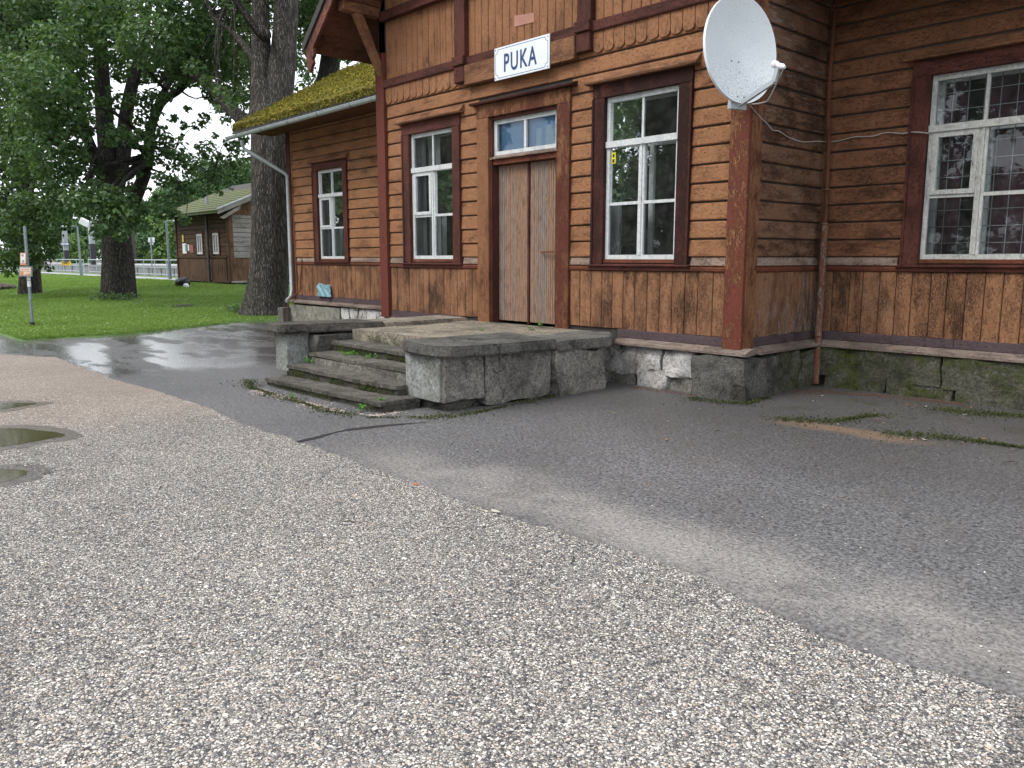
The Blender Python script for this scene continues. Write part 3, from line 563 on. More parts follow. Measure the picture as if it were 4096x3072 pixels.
# ---- windows
def window(Wl,c,lab,frame='white_frame',casing='red_trim',fort=False,curtain=None,grille=False,label=None,sticker=False):
    a0,a1=c-HW,c+HW; d=-.035; B=lambda m,x0,x1,z0,z1,dd0=d-.03,dd1=d+.03: Wl.box(m,x0,x1,dd0,dd1,z0,z1,.001)
    m=MB(); B(m,a0,a0+.05,WZ0,WZ1); B(m,a1-.05,a1,WZ0,WZ1); B(m,a0+.05,a1-.05,WZ0,WZ0+.055); B(m,a0+.05,a1-.05,WZ1-.06,WZ1)
    B(m,a0-.0,a1+.0,2.985,3.06,d-.03,d+.055)                                  # transom bar
    B(m,c-.016,c+.016,3.06,WZ1-.06,d-.02,d+.02)                               # upper mullion
    B(m,c-.045,c+.045,WZ0+.055,2.985,d-.03,d+.028); B(m,c-.013,c+.013,WZ0+.055,2.985,d+.0285,d+.042)
    B(m,a0+.05,c-.045,2.262,2.30,d-.02,d+.02); B(m,c+.045,a1-.05,2.262,2.30,d-.02,d+.02)
    panes=[(a0+.05,c-.016,3.06,WZ1-.06),(c+.016,a1-.05,3.06,WZ1-.06),(a0+.05,c-.045,2.3,2.985),(c+.045,a1-.05,2.3,2.985),(a0+.05,c-.045,WZ0+.055,2.262),(c+.045,a1-.05,WZ0+.055,2.262)]
    o=part(m.build('window',frame))
    if label: o['label']=label
    if fort:                                                                  # small opening light, upper left casement
        x0,x1,z0,z1=panes[2]; m=MB(); B(m,x0,x0+.055,z0,z1,d-.01,d+.036); B(m,x1-.055,x1,z0,z1,d-.01,d+.036); B(m,x0+.055,x1-.055,z0,z0+.05,d-.01,d+.036); B(m,x0+.055,x1-.055,z1-.06,z1,d-.01,d+.036)
        sub(m.build('vent_sash',frame),o)
    for x0,x1,z0,z1 in panes:
        m=MB(); tl=random.uniform(-.0025,.0025); t2=random.uniform(-.002,.002)
        m.add([Wl.P(x0-.01,d+tl,z0-.01),Wl.P(x1+.01,d-tl,z0-.01),Wl.P(x1+.01,d-tl+t2,z1+.01),Wl.P(x0-.01,d+tl+t2,z1+.01)],[(0,1,2,3)]); sub(m.build('pane','glass'),o)
    # deep white reveal and the inner sash
    m=MB(); Wl.box(m,a0-.02,a0,-.26,-.066,WZ0-.02,WZ1+.02); Wl.box(m,a1,a1+.02,-.26,-.066,WZ0-.02,WZ1+.02); Wl.box(m,a0,a1,-.26,-.066,WZ0-.03,WZ0); Wl.box(m,a0,a1,-.26,-.066,WZ1,WZ1+.02)
    sub(m.build('reveal','white_frame'),o)
    m=MB(); e0,e1=-.25,-.21; Wl.box(m,a0,a0+.06,e0,e1,WZ0,WZ1); Wl.box(m,a1-.06,a1,e0,e1,WZ0,WZ1); Wl.box(m,a0+.06,a1-.06,e0,e1,WZ0,WZ0+.06); Wl.box(m,a0+.06,a1-.06,e0,e1,WZ1-.06,WZ1); Wl.box(m,a0+.06,a1-.06,e0,e1,2.98,3.05); Wl.box(m,c-.035,c+.035,e0,e1,WZ0+.06,2.98)
    sub(m.build('inner_sash','white_frame'),o)
    # casing, hood, sill
    for x0,x1 in ((c-.765,c-.57),(c+.57,c+.765)):
        sub(Wl.sbox('casing','red_rough' if casing=='rough' else casing+'_v',None,x0,x1,-.01,.055,1.512,3.6,.001),o)
        e=MB(); Wl.box(e,(x0 if x0<c else x1-.03),(x0+.03 if x0<c else x1),.0555,.07,1.515,3.6); sub(e.build('casing_bead','red_rough' if casing=='rough' else casing+'_v'),o)
    sub(Wl.sbox('casing','red_rough' if casing=='rough' else casing+'_h',None,c-.765,c+.765,-.01,.058,3.602,3.775,.001),o)
    m=MB(); m.prism([Wl.P(c-.85,dd,z) for dd,z in ((-.0,3.778),(.13,3.778),(.14,3.80),(.11,3.815),(.035,3.90),(0,3.905))],Wl.u*1.7); sub(m.build('hood','pale_sill' if False else 'ochre_beam'),o)
    m=MB(); m.prism([Wl.P(c-.80,dd,z) for dd,z in ((-.06,1.44),(.05,1.44),(.06,1.49),(.085,1.495),(.085,1.508),(-.06,1.535))],Wl.u*1.6); sub(m.build('sill','red_trim_h'),o)
    m=MB(); Wl.box(m,c-.57,c+.57,-.06,.02,1.536,1.579); sub(m.build('sub_sill','rail_paint'),o)
    for (x0,x1,mt,dd) in curtain or []:
        V=[];k=max(6,int((x1-x0)/.03)); m=MB()
        for i in range(k+1):
            a=x0+(x1-x0)*i/k; q=dd+.018*math.sin(a*55)+.008*math.sin(a*131)
            m.v+= [Wl.P(a,q,1.5),Wl.P(a,q,3.7)]
        m.f+=[(2*i,2*i+2,2*i+3,2*i+1) for i in range(k)]; sub(m.build('curtain',mt,smooth=True),o)
    if grille:
        m=MB(); k=7; dd=-.19
        for i in range(1,k): a=a0+(a1-a0)*i/k; Wl.box(m,a-.004,a+.004,dd-.004,dd+.004,WZ0,WZ1)
        for i in range(1,11): z=WZ0+(WZ1-WZ0)*i/11; Wl.box(m,a0,a1,dd+.005,dd+.012,z-.004,z+.004)
        sub(m.build('grille','grille_grey'),o)
    if sticker:
        s=sub(Wl.sbox('sticker','yellow_label',None,a0+.062,a0+.125,d+.002,d+.004,2.79,2.93,bevel=0),o); s['label']='small yellow sticker on the glass'
        m=MB(); Wl.box(m,a0+.078,a0+.108,d+.0045,d+.006,2.865,2.905); Wl.box(m,a0+.076,a0+.110,d+.0045,d+.006,2.80,2.845); sub(m.build('sticker_mark','black_plastic'),o)
    return o
window(WF,WIN_F[0],'', 'white_frame','red_trim',True,[(-6.3,-5.98,'curtain_white',-.34),(-5.62,-5.42,'curtain_white',-.34)])
window(WF,WIN_F[1],'', 'white_frame','rough',False,[],False,None,True)
window(WL,WIN_L[0],'', 'white_frame','red_trim',True,[(-12.36,-11.85,'curtain_grey',-.33),(-11.7,-11.24,'curtain_grey',-.33)])
for i,c in enumerate(WIN_R): window(WL,c,'', 'white_frame_old','red_trim',True,[(c-.1,c+.55,'curtain_maroon',-.34),(c-.55,c-.3,'curtain_maroon',-.36)],True)
# ---- door
D=MB(); WF.box(D,-4.30,-4.262,-.2,.03,.62,3.63); WF.box(D,-2.938,-2.90,-.2,.03,.62,3.63); WF.box(D,-4.262,-2.938,-.2,.03,3.585,3.63)
door=part(D.build('door','red_trim_v'))
for x0,x1 in ((-4.56,-4.303),(-2.897,-2.66)): sub(WF.sbox('door_casing','red_ochre_frame',None,x0,x1,-.01,.068,.625,3.63,.001),door)
sub(WF.sbox('door_casing','red_ochre_frame',None,-4.56,-2.66,-.01,.07,3.632,3.82),door)
m=MB(); m.prism([WF.P(-4.65,dd,z) for dd,z in ((0,3.822),(.14,3.825),(.15,3.845),(.12,3.86),(.03,3.885),(0,3.885))],WF.u*2.09); sub(m.build('door_hood','red_trim_h'),door)
for x0,x1 in ((-4.258,-3.622),(-3.578,-2.942)):
    sub(WF.sbox('leaf_core','timber_dark',None,x0,x1,-.15,-.118,.66,2.945,bevel=0),door)
    k=15; w=(x1-x0)/k
    for i in range(k):
        a=x0+i*w; j=random.uniform(-.002,.002); m=MB(); m.prism([WF.P(a+q*w,dd+j,.662+random.uniform(0,.006)) for q,dd in ((.04,-.117),(.1,-.103),(.4,-.098),(.7,-.099),(.92,-.105),(.97,-.117))],(0,0,2.275)); sub(m.build('plank','door_wood'),door)
sub(WF.sbox('astragal','red_trim_v',None,-3.621,-3.579,-.14,-.082,.64,2.945),door)
sub(WF.sbox('transom_bar','rail_paint',None,-4.30,-2.88,-.16,.005,2.95,3.03),door)
m=MB(); m.prism([WF.P(-4.31,dd,z) for dd,z in ((-.16,3.032),(.045,3.03),(.045,3.05),(-.03,3.085),(-.16,3.085))],WF.u*1.44); sub(m.build('transom_sill','pale_sill'),door)
m=MB()
for a,b,z0,z1 in ((-4.262,-4.20,3.086,3.585),(-3.0,-2.938,3.086,3.585),(-4.20,-3.0,3.086,3.14),(-4.20,-3.0,3.525,3.585),(-3.625,-3.58,3.14,3.525)): WF.box(m,a,b,-.075,-.02,z0,z1)
sub(m.build('transom_frame','white_frame'),door)
for a,b in ((-4.2,-3.625),(-3.58,-3.0)):
    m=MB(); m.add([WF.P(a,-.05,3.14),WF.P(b,-.05,3.14),WF.P(b,-.05,3.525),WF.P(a,-.05,3.525)],[(0,1,2,3)]); sub(m.build('pane','glass'),door)
sub(WF.sbox('transom_panel','paint_blue',None,-4.262,-2.938,-.125,-.115,3.086,3.585,bevel=0),door)
for a,b,z1 in ((-3.47,-3.36,3.40),(-3.28,-3.10,3.42)): sub(WF.sbox('pale_rectangle','blue_pale',None,a,b,-.1145,-.112,3.12,z1,bevel=0),door)  # two paler blue rectangles just in front of the panel
h0=hit(2166,1009,1,.06); h1=hit(2244,1006,1,.02)
m=MB(); m.bar((h0[0],.045,h0[2]),(-2.87,.02,h1[2]),.014,.03); m.bar((h0[0],.045,h0[2]),(h0[0],.10,h0[2]),.02,.02); WF.box(m,-2.935,-2.905,.0,.045,h1[2]-.06,h1[2]+.10); sub(m.build('hasp','rust'),door)
# ---- band, brackets, scallops, gable
for a0,a1 in ((-6.958,-5.03),(-4.79,-2.52),(-2.28,-.05)):
    m=MB(); m.prism([WF.P(a0,d,z) for d,z in ((0,4.425),(.075,4.425),(.085,4.44),(.085,4.545),(.05,4.565),(0,4.57))],WF.u*(a1-a0)); part(m.build('band','red_trim_h'))
    for k in range(round((a1-a0)/.15)):
        w=(a1-a0)/round((a1-a0)/.15); part(WF.vboard('gable_board','ochre_gable',None,a0+k*w,a0+(k+1)*w,4.571,6.1 if a0<-5 else 6.1,.022))
    if a0!=-4.79:
        k=round((a1-a0)/.168); w=(a1-a0)/k
        for i in range(k): part(WF.vboard('scalloped_board','ochre_gable',None,a0+i*w,a0+(i+1)*w,4.165,4.425,.03+.02,.075))
for c in (-4.91,-2.40):
    part(WF.sbox('bracket','red_trim_v',None,c-.12,c+.12,0,.12,4.20,4.44,bevel=.012)); part(WF.sbox('bracket_cap','red_trim_h',None,c-.135,c+.135,0,.15,4.442,4.575,bevel=.01)); part(WF.sbox('upright','red_trim_v',None,c-.12,c+.12,0,.10,4.577,6.2))
part(WF.sbox('name_board','ochre_beam',None,-4.765,-2.535,.0,.13,4.14,4.423,bevel=.006))
part(WF.sbox('tie_beam','red_trim_h',None,-6.955,-.2,.0,.14,5.475,5.62)); 
fp=[hit(2058,64,1,-.024),hit(2136,50,1,-.024),hit(2138,88,1,-.024),hit(2058,108,1,-.024)]
m=MB(); m.prism([(q[0],-.029,q[2]) for q in fp],(0,.004,0)); part(m.build('faded_patch','peel_pink'))
# ---- main gable roof over the bay
SL=.88; EX,EZ=-7.95,5.06; RZ=EZ+SL*(DX-EX)
def slope(sgn):
    X=lambda x: x if sgn>0 else 2*DX-x
    o=part(MB().prism([(X(EX),-.95,EZ),(X(DX),-.95,RZ),(X(DX),-.95,RZ+.16),(X(EX-.06),-.95,EZ+.10)],(0,7.8,0)).build('roof','roof_slate'))
    sub(MB().prism([(X(EX+.02),-.97,EZ-.20),(X(DX),-.97,RZ-.2),(X(DX),-.97,RZ-.004),(X(EX+.02),-.97,EZ-.004)],(0,.045,0)).build('barge_board','barge_red'),o)
    sub(MB().prism([(X(EX-.06),-1.0,EZ-.03),(X(DX),-1.0,RZ+.03),(X(DX),-1.0,RZ+.165),(X(EX-.06),-1.0,EZ+.105)],(0,.028,0)).build('verge_board','timber_dark'),o)
    # carved tail of the barge board
    sub(MB().prism([(X(EX+.03),-.975,EZ+.02),(X(EX+.27),-.975,EZ+.0),(X(EX+.28),-.975,EZ-.12),(X(EX+.22),-.975,EZ-.17),(X(EX+.25),-.975,EZ-.24),(X(EX+.18),-.975,EZ-.30),(X(EX+.12),-.975,EZ-.38),(X(EX+.07),-.975,EZ-.33),(X(EX+.05),-.975,EZ-.15)],(0,.055,0)).build('barge_tail','barge_red'),o)
    nb=9; L=2.6
    for i in range(nb):
        x0=EX+L*i/nb; x1=EX+L*(i+1)/nb-.006; z0=EZ+SL*(x0-EX); z1=EZ+SL*(x1-EX)
        sub(MB().prism([(X(x0),-.92,z0-.004),(X(x1),-.92,z1-.004),(X(x1),-.92,z1-.024),(X(x0),-.92,z0-.024)],(0,4.,0)).build('soffit_board','soffit_brown'),o)
    for y in (.7,1.6): sub(MB().prism([(X(EX+.1),y,EZ+SL*.1-.026),(X(EX+1.2),y,EZ+SL*1.2-.026),(X(EX+1.2),y,EZ+SL*1.2-.16),(X(EX+.1),y,EZ+SL*.1-.12)],(0,.1,0)).build('rafter','soffit_brown'),o)
    return o
rl=slope(1); rr_=slope(-1)
for sx in (0,1):
    X=lambda x: x if not sx else 2*DX-x
    part(MB().box(*sorted((X(-7.14),X(-6.98))),-.80,-.09,5.55,5.70).build('purlin','ochre_beam',bevel=.008))
    part(MB().prism([(X(-7.12),-.087,4.62),(X(-7.12),-.087,4.84),(X(-7.12),-.42,5.548),(X(-7.12),-.58,5.548)],((.13 if not sx else -.13),0,0)).build('brace','ochre_beam',bevel=.008))
    part(MB().prism([(X(-7.06),-.80,5.70),(X(-7.06),-.09,5.70),(X(-7.06),-.09,5.80),(X(-7.06),-.80,5.80)],((.1 if not sx else -.1),0,0)).build('wall_plate','soffit_brown'))
# ---- wing roofs
def wing_roof(x0,x1,mossy):
    y0,z0,yr,zr=.74,4.74,4.0,6.58; t=.09
    prof=[(y0,z0),(yr,zr),(7.26,z0),(7.26,z0-t),(yr,zr-t),(y0,z0-t)]
    o=part(MB().prism([(x0,y,z) for y,z in prof],(x1-x0,0,0)).build('roof','roof_slate'))
    sub(MB().box(x0+.02,x1-.02,.70,.738,4.575,4.742).build('fascia','timber_dark'),o)
    n_=7
    for i in range(n_):
        a=.745+i*.135; sub(MB().box(x0+.1,x1,a,a+.13,4.60+.012*(i%2),4.618+.012*(i%2)).build('soffit_board','soffit_brown'),o)
    if mossy:
        nx,ny=260,46; xs=np.linspace(x0-.03,x1,nx); ts=np.linspace(-.02,1,ny); X,T=np.meshgrid(xs,ts); Pxy=np.stack([X.ravel(),T.ravel()*3.3],1)
        hgt=.055+.03*vnoise(Pxy,3.2,1)+.022*vnoise(Pxy,8.5,2)+.014*vnoise(Pxy,23,4)
        hgt*=np.clip(1.25-.6*T.ravel(),.4,1.2); Yv=y0+T.ravel()*(yr-y0); Zv=z0+T.ravel()*(zr-z0)+np.maximum(hgt,.006)
        first=T.ravel()<0; Zv[first]=z0-.05-.05*np.abs(vnoise(Pxy[first],14,6)); Yv[first]=y0-.035-.02*vnoise(Pxy[first],9,7)
        second=np.zeros_like(first); second[nx:2*nx]=True; Yv[second]-=.04; 
        V=np.stack([X.ravel(),Yv,Zv],1); F=[(j*nx+i,j*nx+i+1,(j+1)*nx+i+1,(j+1)*nx+i) for j in range(ny-1) for i in range(nx-1)]
        mo=sub(np_mesh('moss',V,np.array(F),'moss_roof',smooth=True),o)
        k=30000; tx=RNG.uniform(x0,x1,k); tt=RNG.random(k)**1.6; C=np.stack([tx,y0+tt*(yr-y0)-.02,z0+tt*(zr-z0)+.06],1)+RNG.normal(0,.015,(k,3))
        ed=tt<.02; C[ed,1]=y0-.05; C[ed,2]=z0-RNG.uniform(-.05,.10,ed.sum())
        N=RNG.normal(size=(k,3))+np.array([0,-.5,.8]); N/=np.linalg.norm(N,axis=1)[:,None]; v_,q_=leaf_mesh(C,N,RNG.uniform(.02,.06,k),.6,RNG)
        tf=sub(np_mesh('moss_tufts',v_,q_,'moss_tuft'),o); stuff(tf); tf['label']='yellow green moss cushions on the side roof'
    return o
wr=wing_roof(-14.62,-7.16,True); wing_roof(.06,7.3,False)
part(MB().prism([(-14.64,.72,4.60),(-14.64,4.0,6.46),(-14.64,4.0,6.60),(-14.64,.72,4.745)],(.03,0,0)).build('barge_board','barge_red'))
def gutter(x0,x1,zl,zr):
    m=MB(); k=10; r=.062; y=.625
    for x,z in ((x0,zl),(x1,zr)):
        for i in range(k+1): a=math.pi*i/k; m.v.append((x,y-r*math.cos(a),z-r*math.sin(a)))
        for i in range(k+1): a=math.pi*i/k; m.v.append((x,y-(r-.005)*math.cos(a),z-(r-.005)*math.sin(a)))
    K=2*(k+1)
    for i in range(k): m.f+=[(i,i+1,K+i+1,K+i),(k+1+i,K+k+1+i,K+k+2+i,k+2+i)]
    m.f+=[(0,K,K+k+1,k+1),(k,2*k+1,K+2*k+1,K+k),tuple(range(k+1))+(),tuple(K+i for i in range(k,-1,-1))]
    m.tube([(x0,y-r,zl+.004),(x1,y-r,zr+.004)],.008,6)
    g_=part(m.build('gutter','zinc',smooth=False))
    nb=6
    for i in range(nb):
        t=(i+.5)/nb; x=x0+(x1-x0)*t; z=zl+(zr-zl)*t
        pts=[(x,y-(r+.004)*math.cos(a),z-(r+.004)*math.sin(a)) for a in np.linspace(0,math.pi,8)]; sub(MB().tube(pts+[(x,.70,z+.03)],.006,5).build('gutter_bracket','zinc_dark'),g_)
    return g_
gutter(-14.80,-7.2,4.50,4.555); gutter(.1,7.2,4.555,4.50)
pp=[hit(967,562,1,.66),hit(969,578,1,.68),hit(977,596,1,.74),hit(1140,694,1,1.48),hit(1148,704,1,1.53),hit(1150,730,1,1.55),hit(1166,1160,1,1.55),hit(1164,1185,1,1.5),hit(1145,1204,1,1.30)]
m=MB().tube(pp,.042,12); dp=part(m.build('downpipe','zinc',smooth=True))
for i,(z_) in enumerate((3.3,1.9,1.0)): sub(MB().bar((pp[5][0]-.01,1.55,z_),(pp[5][0]+.0,YW,z_),.02,.03).build('pipe_clip','zinc_dark'),dp)
m=MB().tube([hit(1207,1040,1,1.63),hit(1200,1155,1,1.63),hit(1198,1165,1,1.6),hit(1160,1195,1,1.3),hit(1152,1205,1,1.25),hit(1150,1290,1,1.25)],.016,8); part(m.build('drain_rod','rust',smooth=True))
rp=[(.10,1.58,4.5),(.085,1.57,3.7),(.10,1.57,3.2),(.13,1.56,2.95),(.14,1.56,2.0)]
part(MB().tube(rp,.026,10).build('drainpipe','soffit_brown',smooth=True)); paint('pipe_flaked',(.24,.10,.055),(.16,.07,.04),(.5,.47,.43),(.52,.5,.47),.55,.5,'z',.2)
lp=part(MB().tube([(.14,1.55,2.02),(.142,1.55,.62),(.142,1.55,.02)],.042,12).build('drainpipe','pipe_flaked',smooth=True))
for z_ in (2.0,2.42,.62): sub(MB().tube([(.141,1.55,z_-.012),(.141,1.55,z_+.012)],.05,12).build('pipe_collar','rust'),lp)
# ---- foundation
fo=part(MB().box(BX0+.1,-.1,.0,1.5,-.1,.5).build('foundation','stone_grey'))
for x0,x1 in ((-13.7,BX0),(.05,6.5)): sub(MB().box(x0,x1,YW+.02,YW+.3,-.1,.5).build('foundation_core','stone_grey'),fo)
def st(mat,*a,**k): return sub(rock(*a,**k).build('foundation_stone',mat,smooth=True),fo)
st('limestone_white',-1.47,-1.02,-.10,.1,.20,.50,amp=.045,seg=.045,rnd=.35); st('limestone_white',-1.03,-.56,-.115,.1,.17,.49,amp=.045,seg=.045,rnd=.35)
st('limestone_white',-1.40,-.93,-.12,.1,-.03,.21,amp=.045,seg=.045,rnd=.35); st('stone_grey',-.94,-.56,-.10,.1,-.06,.17,amp=.045,seg=.05)
st('limestone_white',-1.92,-1.44,-.09,.1,.12,.49,amp=.04,seg=.045,rnd=.35); st('stone_grey',-1.92,-1.42,-.09,.1,-.05,.13,amp=.03)
st('granite_dark',-.55,.17,-.17,.56,-.12,.475,amp=.026,seg=.06,rnd=.2)
st('stone_mossy',.0,.13,.58,1.12,-.1,.48,amp=.025); st('stone_mossy',.0,.12,1.13,1.62,-.1,.46,amp=.025)
x=.06
for k in range(8):
    w_=random.uniform(1.3,2.0); zz=random.uniform(.14,.2)
    st('stone_mossy',x,x+w_+.02,YW-.12-random.uniform(0,.02),YW+.1,zz-.05,.49,amp=.03,seg=.06); st('stone_mossy',x+.2,x+w_*.6,YW-.15,YW+.1,-.1,zz,amp=.035,seg=.06); st('stone_mossy',x+w_*.6+.02,x+w_+.15,YW-.13,YW+.1,-.1,zz-.02,amp=.035,seg=.06); x+=w_
    if x>6: break
st('concrete_moss',-13.72,-11.35,YW-.15,YW+.1,-.05,.455,amp=.006,rnd=.02)
x=-11.34
for k in range(9):
    w_=random.uniform(.24,.48); zz=random.uniform(.16,.3)
    st('limestone_white',x,x+w_-.01,YW-.12,YW+.1,zz,.48,amp=.022); st('limestone_white',x+.06,x+w_+.04,YW-.11,YW+.1,-.03,zz,amp=.022); x+=w_
    if x>-7.5: break
st('stone_grey',-14.0,-13.70,1.32,1.75,-.05,.38,amp=.015)
for a in (-7.15,-6.6,-6.1): st('stone_grey',a,a+.5,-.1,.1,-.05,.5,amp=.03)
# ------------------------------------------------------------------ porch steps
PO=thing('porch_steps','cracked mossy stone porch steps with low flanking walls below the door','steps',(-3.6,-2.,0))
def pp_(o): return setp(o,PO,(-3.6,-2.,0))
for i,(z,y,x0,x1,yb) in enumerate(((.10,-3.55,-4.66,-2.0,-3.05),(.225,-3.22,-4.68,-2.2,-2.75),(.355,-2.89,-4.68,-2.2,-2.45),(.485,-2.57,-4.68,-2.2,-2.05))):
    tilt=lambda m:[(a,b,c_+(.012*(a+3.3) if i==0 else .004*math.sin(a*3+i))) for a,b,c_ in m.v]
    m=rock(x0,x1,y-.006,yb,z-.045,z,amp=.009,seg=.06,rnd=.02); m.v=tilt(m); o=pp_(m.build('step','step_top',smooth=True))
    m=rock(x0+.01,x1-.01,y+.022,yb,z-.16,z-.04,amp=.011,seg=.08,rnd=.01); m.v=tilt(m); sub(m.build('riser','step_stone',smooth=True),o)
pp_(rock(-4.72,-2.2,-2.22,-.04,.47,.632,amp=.008,seg=.16,rnd=.03).build('landing','landing_stone',smooth=True))
pp_(MB().box(-4.6,-2.25,-2.9,-.02,-.1,.30).build('core','stone_grey'))
pp_(MB().box(-4.6,-2.25,-2.05,-.02,.30,.47).build('core','stone_grey'))
# right flank: two blocks on a broken base, coping slab, rear block
rf=pp_(rock(-2.22,-1.56,-2.50,-1.52,.02,.57,amp=.024,seg=.06,rnd=.05).build('flank_wall','stone_grey',smooth=True))
sub_=lambda o: sub(o,rf)
o=rock(-2.24,-1.57,-3.05,-2.51,.10,.575,amp=.018,seg=.06,rnd=.10); sub_(o.build('stone','stone_grey',smooth=True))
f_=rock(-2.235,-1.64,-3.072,-3.03,.11,.57,amp=.006,rnd=.06); sub_(f_.build('plaster_face','plaster_pale',smooth=True))
sub_(rock(-2.2,-1.7,-2.98,-1.6,-.08,.10,amp=.03).build('base_stone','granite_dark',smooth=True))
def slab(poly,z0,z1,amp,tilt=lambda x,y:0.):
    from mathutils import geometry
    m=MB(); k=len(poly); lo=[(x,y,z0+tilt(x,y)) for x,y in poly]; hi=[(x,y,z1+tilt(x,y)) for x,y in poly]; m.prism(lo,(0,0,z1-z0)); m.v=lo+hi
    me=bpy.data.meshes.new('t'); me.from_pydata(m.v,[],m.f); bm=bmesh.new(); bm.from_mesh(me); bmesh.ops.recalc_face_normals(bm,faces=bm.faces)
    bmesh.ops.bevel(bm,geom=list(bm.edges),offset=.02,segments=2,affect='EDGES'); bmesh.ops.triangulate(bm,faces=bm.faces); bmesh.ops.subdivide_edges(bm,edges=[e for e in bm.edges if e.calc_length()>.15],cuts=2,use_grid_fill=True)
    P=np.array([v.co for v in bm.verts]); nn=np.stack([vnoise(P,9,i)+.5*vnoise(P,23,i+9) for i in range(3)],1)*amp
    for v,d in zip(bm.verts,nn): v.co+=Vector(d)
    m=MB(); bm.verts.index_update(); m.v=[tuple(v.co) for v in bm.verts]; m.f=[tuple(v.index for v in f.verts) for f in bm.faces]; bm.free(); return m
sub_(slab([(-2.30,-3.06),(-2.18,-3.16),(-1.62,-3.16),(-1.47,-3.02),(-1.45,-1.50),(-2.30,-1.50)],.578,.70,.007,lambda x,y:-.03*(x+1.9)+(-.012)*(y+2.3)).build('coping','slab_dark'))
rb=pp_(rock(-2.2,-1.50,-1.47,-.58,-.05,.52,amp=.045,seg=.06,rnd=.10).build('flank_wall','stone_grey',smooth=True))
sub(rock(-2.25,-1.86,-.6,-.1,-.05,.52,amp=.03).build('stone','stone_grey',smooth=True),rb)
sub(slab([(-2.25,-1.465),(-1.47,-1.455),(-1.43,-.56),(-1.86,-.09),(-2.25,-.09)],.52,.645,.012).build('coping','slab_dark'),rb)
# left flank
lf=pp_(rock(-5.35,-4.72,-2.75,-.15,.0,.58,amp=.036,seg=.07,rnd=.08).build('flank_wall','granite_dark',smooth=True))
sub(rock(-5.33,-4.98,-3.06,-2.72,.09,.60,amp=.010,rnd=.12).build('stone','plaster_pale',smooth=True),lf); sub(rock(-5.25,-5.0,-2.95,-2.6,-.06,.1,amp=.01).build('base_stone','granite_dark',smooth=True),lf)
sub(slab([(-5.46,-3.10),(-5.36,-3.17),(-5.0,-3.17),(-4.92,-3.08),(-4.66,-2.0),(-4.66,-1.7),(-5.46,-1.7)],.60,.715,.008,lambda x,y:-.012*(y+2.4)).build('coping','step_top'),lf)
sub(slab([(-5.46,-1.69),(-4.66,-1.69),(-4.72,-.12),(-5.46,-.12)],.585,.685,.007).build('coping','landing_stone'),lf)
# ------------------------------------------------------------------ name sign
SG=thing('name_sign','white enamel station name sign reading PUKA in dark blue letters','sign',(-3.51,-.15,4.3))
def sp(o): return setp(o,SG,(-3.51,-.15,4.3))
sx0,sx1,sz0,sz1=-4.06,-2.96,4.087,4.527
sp(WF.sbox('plate','enamel_white',None,sx0,sx1,.132,.150,sz0,sz1,bevel=.004))
m=MB(); e=.028; r=.055; ln=.007                      # thin blue border with notched corners
P=[]
for cx,cz,a0 in ((sx1-e,sz1-e,math.pi*1.5),(sx0+e,sz1-e,0.),(sx0+e,sz0+e,math.pi*.5),(sx1-e,sz0+e,math.pi)):
    A=np.linspace(a0,a0-math.pi/2,7) 
    P+= [(cx+r*math.cos(t),cz+r*math.sin(t)) for t in A]
for (xa,za),(xb,zb) in zip(P,P[1:]+P[:1]): m.bar((xa,-.1512,za),(xb,-.1512,zb),.0022,ln,up=(-(zb-za),0,xb-xa) if False else (0,1,0)) if False else None
k=len(P); cxm,czm=(sx0+sx1)/2,(sz0+sz1)/2
for i in range(k):
    (xa,za),(xb,zb)=P[i],P[(i+1)%k]; L=math.hypot(xb-xa,zb-za)
    if L<1e-6: continue
    nx,nz=-(zb-za)/L*ln/2,(xb-xa)/L*ln/2
    m.prism([(xa+nx,-.1502,za+nz),(xb+nx,-.1502,zb+nz),(xb-nx,-.1502,zb-nz),(xa-nx,-.1502,za-nz)],(0,-.0012,0))
sp(m.build('border','sign_blue'))
tc_=bpy.data.curves.new('letters','FONT'); tc_.body='PUKA'; tc_.size=1; tc_.extrude=.002; tc_.align_x='CENTER'; tc_.space_character=1.18; tc_.resolution_u=4; tc_.offset=.012
to=bpy.data.objects.new('tmp',tc_); COL.objects.link(to); bpy.context.view_layer.update()
me=bpy.data.meshes.new_from_object(to.evaluated_get(bpy.context.evaluated_depsgraph_get())); bpy.data.objects.remove(to)
V=np.array([v.co for v in me.vertices]); x0,x1,y0,y1=V[:,0].min(),V[:,0].max(),V[:,1].min(),V[:,1].max()
W_,H_=.655,.245; czs=4.300; cxs=-3.525
for v in me.vertices:
    x,y,z=v.co; v.co=(cxs+(x-(x0+x1)/2)/(x1-x0)*W_,-.1525-z,czs+(y-(y0+y1)/2)/(y1-y0)*H_)
sp(link('letters',me,'sign_blue'))
m=MB()
for x in (sx0+.03,sx1-.03):
    for z in (sz0+.03,sz1-.03): m.tube([(x,-.149,z),(x,-.156,z)],.008,8)
sp(m.build('screw','zinc_dark'))
